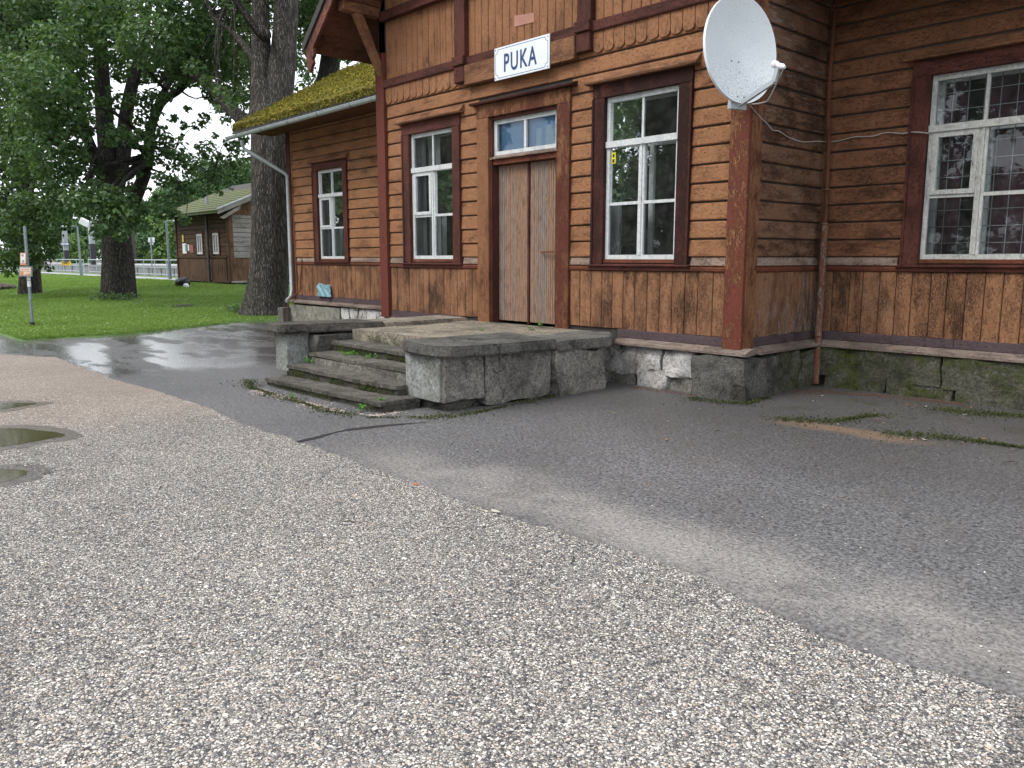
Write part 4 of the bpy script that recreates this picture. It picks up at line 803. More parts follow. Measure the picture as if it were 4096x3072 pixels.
# ------------------------------------------------------------------ satellite dish on the corner post
dc=hit(2966,196,1,-.42); DS=thing('satellite_dish','large white satellite dish with drip marks on the corner post','satellite dish',tuple(dc))
az=R_(-14); el=R_(4); axd=Vector((math.cos(az)*math.cos(el),math.sin(az)*math.cos(el),math.sin(el))); sxv=Vector((-math.sin(az),math.cos(az),0)); upv=axd.cross(sxv); upv=upv if upv.z>0 else -upv
RW,RH=.485,.535
def dl(a,b,c): return tuple(sxv*a+upv*b+axd*c)       # local to the dish
m=MB(); nr,na=14,64; dep=.10
for i in range(nr+1):
    t=i/nr
    for j in range(na): a=2*math.pi*j/na; m.v.append(dl(RW*t*math.cos(a),RH*t*math.sin(a),dep*(t*t-1)))
for i in range(nr):
    for j in range(na):
        q=(i*na+j,i*na+(j+1)%na,(i+1)*na+(j+1)%na,(i+1)*na+j)
        if i==0: q=(q[0],q[2],q[3])
        m.f.append(q)
def dpart(m,name,mat,smooth=True):
    o=m.build(name,mat,smooth=smooth); o.parent=DS; return o
dpart(m,'reflector','dish_paint')
m=MB()
for rr2,c in ((1.,.0),(1.022,.004),(1.03,-.012),(1.022,-.03),(1.0,-.034)):
    for j in range(na): a=2*math.pi*j/na; m.v.append(dl(RW*rr2*math.cos(a),RH*rr2*math.sin(a),c))
for i in range(4):
    for j in range(na): m.f.append((i*na+j,i*na+(j+1)%na,(i+1)*na+(j+1)%na,(i+1)*na+j))
dpart(m,'rim','white_plastic')
foc=(-.0,-.30,.50); lnb=Vector(dl(*foc))
m=MB(); m.bar(dl(0,-RH-.02,-.05),dl(0,-.44,.44),.035,.045); m.bar(dl(0,-.44,.44),dl(0,-.32,.49),.03,.05); dpart(m,'feed_arm','zinc',False)
ax2=(Vector(dl(0,-.02,-.06))-lnb).normalized(); m=MB(); m.tube([lnb+ax2*.075,lnb+ax2*.07,lnb+ax2*.03,lnb+ax2*.02,lnb-ax2*.03,lnb-ax2*.055,lnb-ax2*.09],[.016,.034,.038,.024,.028,.03,.014],16); dpart(m,'feed_horn','white_plastic')
m=MB(); m.bar(dl(-.11,-RH-.03,-.07),dl(.11,-RH-.03,-.07),.05,.06); m.bar(dl(-.06,-.2,-.10),dl(-.06,-RH-.03,-.1),.03,.05); m.bar(dl(.06,-.2,-.10),dl(.06,-RH-.03,-.1),.03,.05); dpart(m,'mount_frame','zinc',False)
p0=Vector((-.08,-.085,dc[2]-.35))-Vector(dc); m=MB(); m.tube([dl(0,-.25,-.12),p0+Vector((0,-.18,.0)),p0],.025,10); m.bar(p0+Vector((0,-.004,-.12)),p0+Vector((0,-.004,.12)),.12,.012,up=(0,1,0)); dpart(m,'wall_bracket','zinc_dark',False)
m=MB()
for a,b in ((-.05,-.10),(.05,-.10),(-.045,-.48),(.045,-.48)):
    t2=(a/RW)**2+(b/RH)**2; m.tube([dl(a,b,dep*(t2-1)-.002),dl(a,b,dep*(t2-1)+.006)],.008,8)
dpart(m,'bolt','zinc_dark',False)
# cable from the dish along the return wall to the side window
def catm(P,k=6):
    P=[np.array(p,float) for p in P]; out=[]
    for i in range(len(P)-1):
        a=P[max(i-1,0)];b=P[i];c=P[i+1];e=P[min(i+2,len(P)-1)]
        for t in np.linspace(0,1,k,endpoint=False): out.append(.5*((2*b)+(-a+c)*t+(2*a-5*b+4*c-e)*t*t+(-a+3*b-3*c+e)*t**3))
    return out+[P[-1]]
cpts=[np.array(dc)+np.array(lnb)-np.array(ax2)*.08,hit(3078,390,1,-.40),hit(3052,410,1,-.36),hit(3004,416,1,-.28),hit(2984,402,1,-.3)]
m=MB().tube(catm(cpts),.007,6)
c2=[hit(2984,402,1,-.28),hit(3040,468,0,.05),hit(3071,497,0,.045),hit(3090,520,0,.04)]+[hit(3050+x*.473,y*.473,0,.045) for x,y in ((140,1110),(230,1165),(340,1200),(460,1195))]
c3=[hit(3050+x*.473,y*.473,1,YW-.05) for x,y in ((560,1200),(640,1192),(780,1158),(930,1152),(1040,1122),(1180,1128),(1240,1120))]+[hit(3050+x*.473,y*.473,1,YW-.085) for x,y in ((1275,1117),(1345,1120),(1405,1128))]
m.tube(catm(c2+c3),.0065,6); tag(m.build('dish_cable','cable_white',smooth=True),'thin pale cable sagging from the dish across the corner to the barred window','cable')
# crumpled blue plastic sheet against the side wall
q=[hit(1150+x*.211,1050+y*.211,1,YW-.06) for x,y in ((585,640),(580,420),(620,395),(650,405),(815,425),(830,540),(822,645),(690,645))]
gx_,gz_=[p[0] for p in q],[p[2] for p in q]; nx,nz=14,14; V=[];F=[]
for j in range(nz+1):
    for i in range(nx+1):
        u_,v_=i/nx,j/nz; x=min(gx_)+(max(gx_)-min(gx_))*u_+.012*math.sin(v_*7); z=.69+(max(gz_)-.69)*v_-.035*v_*u_+.012*math.sin(u_*9)*v_
        V.append((x,YW-.045-.03*abs(math.sin(u_*6+v_*2.5))-.012*math.sin(v_*11+u_*17)-.03*(1-v_),z))
for j in range(nz):
    for i in range(nx): a=j*(nx+1)+i; F.append((a,a+1,a+nx+2,a+nx+1))
o=np_mesh('plastic_sheet',np.array(V),np.array(F),'bag_blue',smooth=True); md=o.modifiers.new('s','SOLIDIFY'); md.thickness=.004
tag(o,'crumpled pale blue plastic sheet leaning on the side wing wainscot','plastic sheet')
# ------------------------------------------------------------------ trees
def trunk_mesh(pts,rad,n=28,ridge=.04,seed=1,flare=None):
    """furrowed trunk; pts polyline, rad radii"""
    P=np.array(catm(pts,6)); R0=np.interp(np.linspace(0,1,len(P)),np.linspace(0,1,len(rad)),rad); m=MB(); m.tube([Vector(p) for p in P],list(R0),n)
    V=np.array(m.v); ctr=np.repeat(P,n,axis=0); d=V-ctr; L=np.linalg.norm(d,axis=1); a=np.tile(np.arange(n)/n*6.283,len(P)); s=np.repeat(np.arange(len(P)),n)
    rr3=np.random.default_rng(seed); ph=rr3.uniform(0,6.28,4)
    f=1+ridge*(np.sin(a*7+ph[0]+.25*np.sin(s*.9))*.6+np.sin(a*13+ph[1]+s*.3)*.5)+ridge*1.2*np.sin(a*3+ph[2]+s*.2)
    V=ctr+d*f[:,None]; m.v=[tuple(v) for v in V]; return m
def branches(m,tips,rng,bases):
    """limbs from trunk/limb points to the larger leaf masses, twigs from those to the small ones"""
    big=np.array([t[:3] for t in tips if t[3]>=.42]) if any(t[3]>=.42 for t in tips) else bases
    for t in tips:
        small=t[3]<.42; src=big if small else bases; t=np.array(t[:3]); d=np.linalg.norm(src-t,axis=1)+.3*np.maximum(0,src[:,2]-t[2])+(0 if small else 3)*np.maximum(0,4.8-src[:,2])*(src[:,2].max()>7)
        b=src[np.argsort(d)[rng.integers(0,1 if small else min(5,len(src)))]]; L=np.linalg.norm(t-b)
        if L<.25 or L>7: continue
        mid=(b+t)/2+rng.normal(0,.10*L,3)+np.array([0,0,.06*L]); r0=.012+.006*L if small else .018+.020*L; m.tube([Vector(p) for p in catm([b,mid,t],3)],list(np.linspace(r0,.006,7)),5,False)
def tree(name,label,limbs,cl,per,leaf,leafmat,barkmat,seed,group=None,ridge=.045,wd=.6):
    rng=np.random.default_rng(seed); b=limbs[0][0][0]; T=thing(name,label,'tree',tuple(b),group)
    m=MB(); bases=[]
    for pts,rad,nn in limbs:
        t=trunk_mesh(pts,rad,nn,ridge if nn>14 else .03,seed+nn); m.add(t.v,t.f); bases+=list(catm(pts,4))[3:]
    setp(m.build('trunk',barkmat,smooth=True),T,b)
    bm_=MB(); branches(bm_,cl,rng,np.array(bases)); 
    if bm_.f and not name.startswith('background'): setp(bm_.build('branches',barkmat,smooth=True),T,b)
    v,q=clumps(cl,per,leaf,rng,wd); setp(np_mesh('crown',v,q,leafmat),T,b); return T
# middle oak
D1=27.; b1=lawn_hit(470,1192); D1=float((b1-CAM)@cf)
A=lambda x,y,dd=0.: at(x,y,D1+dd)
k1=D1/FPX
oak_limbs=[([b1-np.array([0,0,.25]),A(470,1150),A(468,1000),A(455,860),A(440,760),A(432,640),A(418,500,.3),A(408,330,.5),A(398,120,.5),A(385,-150,.6),A(380,-500,.5)],[k1*74,k1*64,k1*56,k1*50,k1*44,k1*36,k1*33,k1*29,k1*24,k1*20,k1*14],30),
 ([A(455,790),A(490,620,.2),A(500,480,.4),A(528,350,.6),A(556,240,.8),A(590,60,1.),A(620,-250,1.2)],[k1*34,k1*30,k1*26,k1*24,k1*20,k1*15,k1*10],16),
 ([A(490,930),A(520,830,-.3),A(562,740,-.6),A(592,650,-.8),A(600,540,-1.),A(640,420,-1.),A(720,360,-1.),A(780,300,-1.2)],[k1*30,k1*30,k1*24,k1*20,k1*18,k1*16,k1*12,k1*7],14),
 ([A(430,760),A(385,640,-.5),A(350,550,-1.),A(320,440,-1.4),A(250,330,-2),A(180,250,-2.4)],[k1*26,k1*22,k1*19,k1*16,k1*12,k1*7],12),
 ([A(590,560,-1),A(640,400,-.6),A(700,300,0),A(800,180,.6)],[k1*14,k1*13,k1*11,k1*6],10)]
rng1=np.random.default_rng(5)
def cl_px(lst,D,rng,jit=1.): return [(*at(x,y,D+dd),r*D/FPX,.8) for x,y,r,dd in lst]
# visible leaf masses (pixel, pixel, pixel radius, depth offset in metres)
vis=[(60,60,120,-3),(210,50,120,-2),(360,70,110,-4),(500,60,95,-3),(620,40,95,-4),(740,60,100,-3),(860,50,100,-2),(960,60,70,-1),(470,170,90,-4),(590,170,110,-5),(710,160,100,-4),(830,150,95,-3),(930,170,70,-2),(100,200,120,-3),(230,180,100,-5),(330,200,90,-3),
 (60,320,110,-4),(170,320,110,-6),(280,290,95,-4),(60,450,100,-3),(170,450,110,-5),(270,430,85,-5),(310,360,70,-3),(60,560,90,-3),(170,570,90,-5),(260,540,80,-4),(330,500,55,-2),(110,670,75,-3),(210,660,80,-4),(290,640,65,-4),(350,700,55,-3),
 (560,300,60,2),(640,260,80,-2),(760,270,90,-3),(870,270,80,-2),(950,290,60,-1),(600,400,55,-2),(700,330,50,1),(860,380,55,-1),(940,390,60,0),(980,470,45,0),(580,470,48,-2),(500,400,45,-3),(430,420,45,-3),(460,540,48,-4),(560,560,50,-3),(640,540,50,-2),(620,630,45,-2),(700,600,55,-2),(770,660,55,-2),(830,600,45,-1),(740,740,48,-2),(660,720,40,-3),(860,700,50,-1),(930,650,45,0),(960,560,35,0),(690,800,30,-2),(810,760,35,-1),
 (260,740,55,-4),(330,790,60,-5),(400,830,52,-5),(470,860,55,-5),(540,850,45,-4),(600,830,38,-4),(660,850,32,-3),(430,900,42,-5),(480,930,38,-5),(385,930,32,-4),(560,900,30,-4),(700,850,25,-3),(740,880,22,-3),(250,830,50,-3),(180,780,60,-3),(380,760,45,-4),(440,790,48,-5),(510,800,40,-4)]
cl=cl_px(vis,D1,rng1)
lace=[(430,350),(450,470),(480,520),(500,600),(520,300),(540,420),(470,300),(620,340),(640,460),(660,390),(560,690),(620,700),(520,740),(500,690),(690,480),(730,500),(760,430),(790,510),(820,470),(850,540),(880,620),(910,560),(700,670),(780,590),(840,660),(900,720),(930,750),(870,780),(950,600),(570,620),(540,560),(660,600),(720,560),(600,760),(880,430),(920,440),(350,620),(330,580),(360,480),(300,700),(280,690),(240,600),(310,610),(640,780),(700,720),(760,790)]
cl+=[(*at(x+rng1.uniform(-12,12),y+rng1.uniform(-12,12),D1+rng1.uniform(-3,1)),rng1.uniform(12,30)*D1/FPX,.7) for x,y in lace]
for i in range(24):                                    # upper crown above the picture
    a=rng1.uniform(0,6.28); r=rng1.uniform(.5,6.5); zz=rng1.uniform(11,19); rr4=rng1.uniform(1.0,1.7); cl.append((b1[0]+r*math.cos(a)*(1.05-(zz-11)/16),b1[1]+r*math.sin(a)*(1.05-(zz-11)/16),zz,rr4*.75,.8))
for i in range(18):                                    # far side of the crown
    a=rng1.uniform(1.2,4.2); r=rng1.uniform(2.5,6.5); cl.append((b1[0]-abs(r*math.cos(a))*.9,b1[1]+r*math.sin(a),rng1.uniform(8.2,11.5),rng1.uniform(.8,1.2),.8))
tree('oak_tree','tall dark trunked oak with spreading limbs in the middle of the lawn',oak_limbs,cl,900,.145,'oak_leaf','bark_dark',21)
# left tree beside the bus stop post
b3=lawn_hit(122,1174); D3=float((b3-CAM)@cf); A3=lambda x,y,dd=0.: at(x,y,D3+dd); k3=D3/FPX
l3=[([b3-np.array([0,0,.2]),A3(122,1140),A3(118,1050),A3(108,900),A3(95,700,.2),A3(80,450,.3),A3(70,200,.4),A3(60,-200,.3)],[k3*48,k3*40,k3*36,k3*33,k3*30,k3*26,k3*22,k3*14],24)]
vis3=[(30,780,70,-2),(110,820,65,-3),(190,860,55,-3),(40,900,75,-3),(130,920,60,-3),(200,950,45,-2),(60,1010,60,-3),(140,1010,48,-3),(20,1040,45,-2),(185,1020,36,-3),(90,1070,38,-3),(30,1075,35,-3),(-60,900,90,-2),(-80,1020,60,-2),(160,1060,22,-3),(195,1075,14,-3),(60,650,90,-1),(-60,700,110,-1),(-120,500,140,0),(220,770,45,-3),(260,890,22,-2),(215,1000,22,-3),(150,700,70,1),(30,500,120,2),(150,450,120,2),(60,300,130,2),(-100,250,150,1),(160,200,120,2),(20,80,150,2)]
cl=cl_px(vis3,D3,rng1)
for i in range(24):
    a=rng1.uniform(0,6.28); r=rng1.uniform(.5,5); zz=rng1.uniform(9,16); cl.append((b3[0]+r*math.cos(a),b3[1]+r*math.sin(a),zz,rng1.uniform(.8,1.3),.8))
tree('leafy_tree','leafy tree with low hanging branches behind the bus stop post',l3,cl,1000,.14,'oak_leaf_left','bark_dark',33)
# big double stemmed tree at the end of the wing
b2=np.array([*(CAM+pray(1060,1281)*(22.4))[:2],.0]); D2=22.4; A2=lambda x,y,dd=0.: at(x,y,D2+dd); k2=D2/FPX
l2=[([b2-np.array([0,0,.25]),A2(1060,1262),A2(1066,1180),A2(1074,1060),A2(1078,900),A2(1082,700),A2(1084,560),A2(1066,440),A2(1048,330),A2(1043,150),A2(1042,0),A2(1035,-350),A2(1020,-800)],[k2*112,k2*98,k2*80,k2*73,k2*71,k2*70,k2*72,k2*60,k2*44,k2*35,k2*33,k2*29,k2*18],36),
 ([A2(1095,580),A2(1112,440),A2(1122,330),A2(1134,200),A2(1142,50),A2(1150,-120),A2(1180,-500)],[k2*58,k2*58,k2*56,k2*50,k2*46,k2*42,k2*26],26),
 ([A2(1010,490),A2(962,470,.6),A2(900,410,1.2),A2(845,350,1.8),A2(790,310,2.4),A2(730,285,3.),A2(665,305,3.4),A2(640,330,3.6)],[k2*30,k2*28,k2*26,k2*24,k2*22,k2*18,k2*13,k2*8],14),
 ([A2(1045,300),A2(990,200,.5),A2(930,130,1.),A2(840,60,1.5)],[k2*16,k2*13,k2*10,k2*6],10),
 ([A2(1062,140,-.2),A2(1040,125,-.5),A2(1030,132,-.62)],[k2*26,k2*24,k2*14],12)]
vis2=[(890,370,40,.2),(930,410,34,.0),(830,330,42,.8),(770,270,45,1.),(860,440,26,.6),(960,40,60,1),(1000,110,45,2),(985,230,45,2),(1000,330,35,2),(975,380,40,2.5),(905,480,28,2),(965,520,30,2),(990,620,35,2.5),(975,680,30,2.5),(1090,30,22,2),(1220,60,70,3),(1290,50,60,4),(1210,160,55,3),(1280,160,55,4),(1190,250,40,3),(1230,290,45,3),(1200,350,30,3),(1340,110,60,5),(1380,230,45,5),(1160,60,40,3),(930,-40,80,1),(1080,-60,70,2),(1250,-60,90,2)]
cl=cl_px(vis2,D2,rng1)
for i in range(34):
    a=rng1.uniform(0,6.28); r=rng1.uniform(.5,5.2); zz=rng1.uniform(9.5,17); cl.append((b2[0]-1+r*math.cos(a),b2[1]+1+r*math.sin(a),zz,rng1.uniform(.8,1.3),.8))
tree('forked_tree','thick grey forked trunk standing at the end of the side wing',l2,cl,750,.13,'oak_leaf','bark_light',45,ridge=.05)
# tree behind the mossy roof
b4=np.array([-22.,7.2,.2]); D4=float((b4-CAM)@cf); A4=lambda x,y,dd=0.: at(x,y,D4+dd); k4=D4/FPX
l4=[([b4,A4(1295,500),A4(1303,350),A4(1318,260),A4(1330,100),A4(1340,-200)],[k4*60,k4*50,k4*44,k4*40,k4*36,k4*26],24)]
cl=cl_px([(1380,300,40,3),(1230,330,40,3),(1400,200,60,3),(1200,230,60,4),(1300,150,90,4),(1160,430,35,5),(1390,400,40,4),(1250,20,90,3),(1420,60,80,3)],D4,rng1)
for i in range(35):
    a=rng1.uniform(0,6.28); r=rng1.uniform(.5,5.); cl.append((b4[0]+r*math.cos(a),b4[1]+r*math.sin(a),rng1.uniform(9.5,16),rng1.uniform(.8,1.3),.8))
tree('leaning_tree','tree trunk rising behind the mossy side roof',l4,cl,700,.14,'oak_leaf','bark',57)
# far trees beyond the tracks
fl=[(150,150,9.5,'far_leaf'),(260,96,8.0,'far_leaf'),(360,110,9.5,'far_leaf'),(450,92,7.5,'far_leaf'),(545,104,8.5,'far_leaf'),(610,86,6.6,'far_leaf'),(672,80,5.2,'far_leaf_pale'),(720,110,11.,'far_leaf'),(820,120,13.,'far_leaf'),(930,105,13.5,'far_leaf'),(60,120,9,'far_leaf'),(1010,125,15,'far_leaf'),(315,76,3.2,'far_leaf_pale'),(500,78,3.6,'far_leaf_pale')]
nm=['rounded tree beyond the platform, behind the blue sign','tree beyond the tracks, left of the lamp post']
place=['far left behind the leafy tree','above the blue platform sign','between the two tall platform pylons','behind the left side of the oak trunk','between oak trunk and timber poles','behind the white sign back','low yellowish one beside the slender lamp post','just left of the outbuilding roof','above the outbuilding roof ridge','right above the outbuilding gable','at the left picture edge','highest one beside the forked trunk','low bush above the yellow board','low bush behind the ramp railing']
for (px,D,h,mt),pl in zip(fl,place):
    b=at(px,1031,D); b[2]=.3; rg=np.random.default_rng(int(px)); cl=[]
    for i in range(16):
        a=rg.uniform(0,6.28); r=rg.uniform(.1,.38)*h; z=b[2]+h*rg.uniform(.12,.92); cl.append((b[0]+r*math.cos(a)*(1.2-z/h*.7),b[1]+r*math.sin(a)*(1.2-z/h*.7),z,h*rg.uniform(.13,.22),.9))
    tree('background_tree','far green tree '+pl,[([b,b+np.array([.1,.1,h*.5]),b+np.array([0,.2,h*.85])],[.16,.12,.05],8)],cl,420 if h>5 else 900,.30,mt,'bark',int(px),'trees beyond the tracks')
# trees across the forecourt, seen mirrored in the windows
for i,(x,y,h) in enumerate(((-4,-34,14),(-11,-31,13),(-18,-33,15),(-25,-30,13),(-32,-32,15),(-40,-27,14),(-48,-28,15),(-57,-22,15),(-66,-25,15),(-52,-32,15),(-74,-16,15),(-50,-19,14),(-62,-31,15),(-58,-27,14),(-66,-19,14),(6,-36,13),(16,-34,13))):
    rg=np.random.default_rng(300+i); cl=[]
    for k in range(30):
        a=rg.uniform(0,6.28); r=rg.uniform(.3,4.4); z=rg.uniform(.8,h); cl.append((x+r*math.cos(a),y+r*math.sin(a),z,rg.uniform(1.2,2.0),.9))
    b=np.array([x,y,0.]); tree('forecourt_tree','leafy tree across the forecourt mirrored in the station windows',[([b,b+np.array([.1,0,h*.4]),b+np.array([.2,.1,h*.8])],[.3,.22,.08],10)],cl,150,.42,'oak_leaf','bark_dark',400+i,'trees across the forecourt')
# ------------------------------------------------------------------ outbuilding
c2_=lawn_hit(924,1139); SX1,SY=float(c2_[0]),float(c2_[1]); SX0=float(hit(716,1100,1,SY)[0]); SZ=float(hz(SX1,SY)); DSH=float((c2_-CAM)@cf)
zz=lambda y_px,x_px=924: float(hit(x_px,y_px,0,SX1)[2])
zr=zz(1028); zb=zz(1126); ze=zz(858); SH=thing('outbuilding','small brown timber outbuilding with mossy roof behind the oaks','building',(SX1,SY,SZ)); SO=(SX1,SY,SZ); DY=6.4
def sh(o): return setp(o,SH,SO)
SF=Wall((0,SY,0),(1,0,0),(0,-1,0)); SR=Wall((SX1,0,0),(0,1,0),(1,0,0)); sw=[float(hit(p,1000,1,SY)[0]) for p in (803,868)]; ew=.33
gz=ze+.55+.42*DY/2
sh(MB().prism([(SX0,SY+.01,SZ-.2),(SX0,SY+DY,SZ-.2),(SX0,SY+DY,ze+.25),(SX0,SY+DY/2,gz),(SX0,SY+.01,ze+.25)],(SX1-SX0-.01,0,0)).build('core','timber_dark'))
k=int((ze+.1-zr)/.22)
for i in range(k):
    z0=zr+.05+i*.22
    for s0,s1 in spans(SX0+.15,SX1-.12,[(c-ew-.14,c+ew+.14) for c in sw] if zz(1026)<z0+.11<zz(905) else []): sh(SF.clap('clapboard','shed_brown',None,s0,s1,z0,z0+.22))
    sh(SR.clap('clapboard','shed_grey',None,SY+.2,SY+DY,z0,z0+.22))
for i in range(int((SX1-SX0-.2)/.24)): sh(SF.vboard('wainscot_board','shed_brown_v',None,SX0+.12+i*.24,SX0+.36+i*.24,zb+.02,zr-.02))
for i in range(int(DY/.24)): sh(SR.vboard('wainscot_board','shed_gable',None,SY+.12+i*.24,SY+.36+i*.24,zb+.02,zr-.02))
sh(SF.sbox('rail','shed_brown',None,SX0,SX1+.05,0,.07,zr-.03,zr+.04)); sh(SR.sbox('rail','shed_grey',None,SY-.0,SY+DY,0.,.07,zr-.03,zr+.04)); sh(SF.sbox('plinth_board','shed_brown',None,SX0-.05,SX1+.05,0,.10,zb-.06,zb+.02)); sh(SR.sbox('plinth_board','shed_grey',None,SY,SY+DY,0,.10,zb-.06,zb+.02))
sh(MB().box(SX1-.1,SX1+.07,SY-.07,SY+.02,zb,ze+.2).build('corner_board','shed_brown_v')); sh(MB().box(SX1+.005,SX1+.075,SY+.022,SY+.2,zb,ze+.2).build('corner_board','shed_gable')); sh(SF.sbox('corner_board','red_trim_v',None,SX0-.02,SX0+.12,0,.06,zb,ze+.1))
for i in range(int(DY/.2)-1): sh(SR.vboard('gable_board','shed_gable',None,SY+.2+i*.2,SY+.4+i*.2,ze-.02,ze+.25+.42*min(i*.2+.2,DY-i*.2-.4)+.1,.045,.06))
for c in sw:
    z0,z1=zz(1016),zz(930); m=MB(); SF.box(m,c-ew,c-ew+.09,0,.05,z0,z1); SF.box(m,c+ew-.09,c+ew,0,.05,z0,z1); SF.box(m,c-ew+.09,c+ew-.09,0,.05,z0,z0+.10); SF.box(m,c-ew+.09,c+ew-.09,0,.05,z1-.09,z1); SF.box(m,c-.03,c+.03,0,.045,z0+.1,z1-.09)
    o=sh(m.build('window','white_frame')); 
    for a,b in ((c-ew+.09,c-.03),(c+.03,c+ew-.09)): m=MB(); m.add([SF.P(a,.025,z0+.1),SF.P(b,.025,z0+.1),SF.P(b,.025,z1-.09),SF.P(a,.025,z1-.09)],[(0,1,2,3)]); sub(m.build('pane','glass'),o)
    m=MB(); SF.box(m,c-ew-.14,c-ew-.01,0,.06,z0-.08,z1+.16); SF.box(m,c+ew+.01,c+ew+.14,0,.06,z0-.08,z1+.16); SF.box(m,c-ew-.01,c+ew+.01,0,.06,z1+.01,z1+.16); sub(m.build('casing','red_trim_v'),o)
ov=.75; rs=.42; y0,z0=SY-ov,ze+.12; yr=SY+DY/2; zrg=z0+rs*(yr-y0)
ro=sh(MB().prism([(SX0-.6,y0,z0),(SX0-.6,yr,zrg),(SX0-.6,2*yr-y0,z0),(SX0-.6,2*yr-y0,z0-.1),(SX0-.6,yr,zrg-.1),(SX0-.6,y0,z0-.1)],(SX1-SX0+1.3,0,0)).build('roof','shed_roof'))
for i in range(12):
    t=i/12; ya,za=y0+(yr-y0)*t,z0+(zrg-z0)*t; yb_,zb_=y0+(yr-y0)*(t+.1),z0+(zrg-z0)*(t+.1)
    sub(MB().prism([(SX0-.62,ya-.03,za+.0),(SX0-.62,ya-.03,za+.045),(SX0-.62,yb_,zb_+.012),(SX0-.62,yb_,zb_)],(SX1-SX0+1.33,0,0)).build('shingle_row','shed_roof'),ro)
x=SX1+.69; sub(MB().prism([(x,y0,z0-.16),(x,yr,zrg-.16),(x,yr,zrg+.04),(x,y0,z0+.04)],(.03,0,0)).build('barge_board','shed_grey'),ro); sub(MB().prism([(x,y0-.05,z0+.045),(x,yr,zrg+.045),(x,yr,zrg+.10),(x,y0-.05,z0+.10)],(.08,0,0)).build('verge_flashing','zinc'),ro)
sub(MB().prism([(SX1+.55,y0+.12,z0-.30),(SX1+.55,y0+.30,z0-.36),(SX1+.55,y0+1.1,z0+.12),(SX1+.55,y0+1.1,z0+.28)],(.13,0,0)).build('console','shed_grey'),ro)
px=float(hit(829,1000,1,SY-.2)[0]); sh(MB().tube([(px,SY-.16,SZ+.02),(px,SY-.16,ze),(px,y0+.1,z0-.1)],.07,10).build('downpipe','zinc_dark',smooth=True))
vt=hit(829,825,1,SY+.5); sh(MB().tube([(vt[0],SY+.5,vt[2]-.3),(vt[0],SY+.5,float(hit(829,775,1,SY+.5)[2]))],.09,10).build('vent_pipe','pylon_concrete',smooth=True))
for (x0,y0_,x1,y1_,mt,lb) in ((728,940,735,968,'paper_yellow','narrow yellow notice on the outbuilding wall'),(729,974,747,1014,'paper_white','white and yellow notice beside the outbuilding corner'),(741,978,750,1006,'paper_blue','blue poster between the notices on the outbuilding'),(750,978,757,1004,'paper_white','slim white poster on the outbuilding wall'),(758,979,774,1012,'paper_red','reddish picture poster nearest the outbuilding window')):
    a=hit(x0,y0_,1,SY-.06); b=hit(x1,y1_,1,SY-.06); dd=.062+.008*(mt=='paper_blue'); tag(SF.sbox('poster',mt,None,a[0],b[0],dd-.02,dd,b[2],a[2],bevel=0),lb,'poster','posters on the outbuilding')
# ------------------------------------------------------------------ bus stop post
b=lawn_hit(130,1306); DB=float((b-CAM)@cf); tp=at(98,906,DB+.1); BS=thing('bus_stop_post','leaning grey steel bus stop post with a white notice and an orange plaque','sign post',tuple(b))
def bsp(o): return setp(o,BS,b)
ax_=(tp-b)/np.linalg.norm(tp-b); H_=np.linalg.norm(tp-b)
bsp(MB().tube([b,tp],.034,12).build('pole','pole_steel',smooth=True)); bsp(MB().tube([b-np.array([0,0,.05]),b+ax_*.10],.055,12).build('base_sleeve','dark_iron'))
fr_=-cf*np.array([1,1,0]); fr_/=np.linalg.norm(fr_); rt=np.cross(np.array([0,0,1.]),fr_)
def panel(x0,y0,x1,y1,off,mat,name,th=.012):
    c=[at(x,y,DB)+fr_*off for x,y in ((x0,y0),(x1,y0),(x1,y1),(x0,y1))]; m=MB(); m.prism([tuple(q) for q in c],tuple(fr_*th)); return bsp(m.build(name,mat))
panel(84,1065,136,1106,.05,'pole_steel','plaque_frame',.03); panel(88,1070,132,1102,.082,'paper_cream','plaque',.004)
panel(89,1083,103,1101,.087,'paper_orange','plaque_print',.002)
c=[at(x,y,DB)+fr_*.087 for x,y in ((107,1100),(112,1096),(121,1095),(130,1092),(131,1100))]; m=MB(); m.prism([tuple(q) for q in c],tuple(fr_*.002)); bsp(m.build('plaque_print','paper_orange'))
for x0,x1,y in ((93,99,1075),(101,107,1075.5),(109,115,1076),(117,124,1076.5),(107,113,1083),(116,120,1083.5),(124,129,1084)): panel(x0,y,x1,y+2.4,.087,'peel_pink','plaque_lettering',.002)
panel(87,1011,111,1061,.045,'paper_orange','notice_frame',.02); panel(90,1014,109,1053,.067,'paper_white','notice',.004)
for x0,x1,y,h in ((93,102,1018,4.5),(96,101,1025,2),(94.5,104,1040,2.2),(95,104,1044.5,2),(94,98,1048,2),(100,105,1047,2.6)): panel(x0,y,x1,y+h,.072,'ink','notice_lettering',.002)
for z0,z1 in ((.395,.455),(.46,.505)): bsp(MB().tube([b+ax_*H_*z0,b+ax_*H_*z1],.038,12).build('pole_sticker','paper_white',smooth=True))
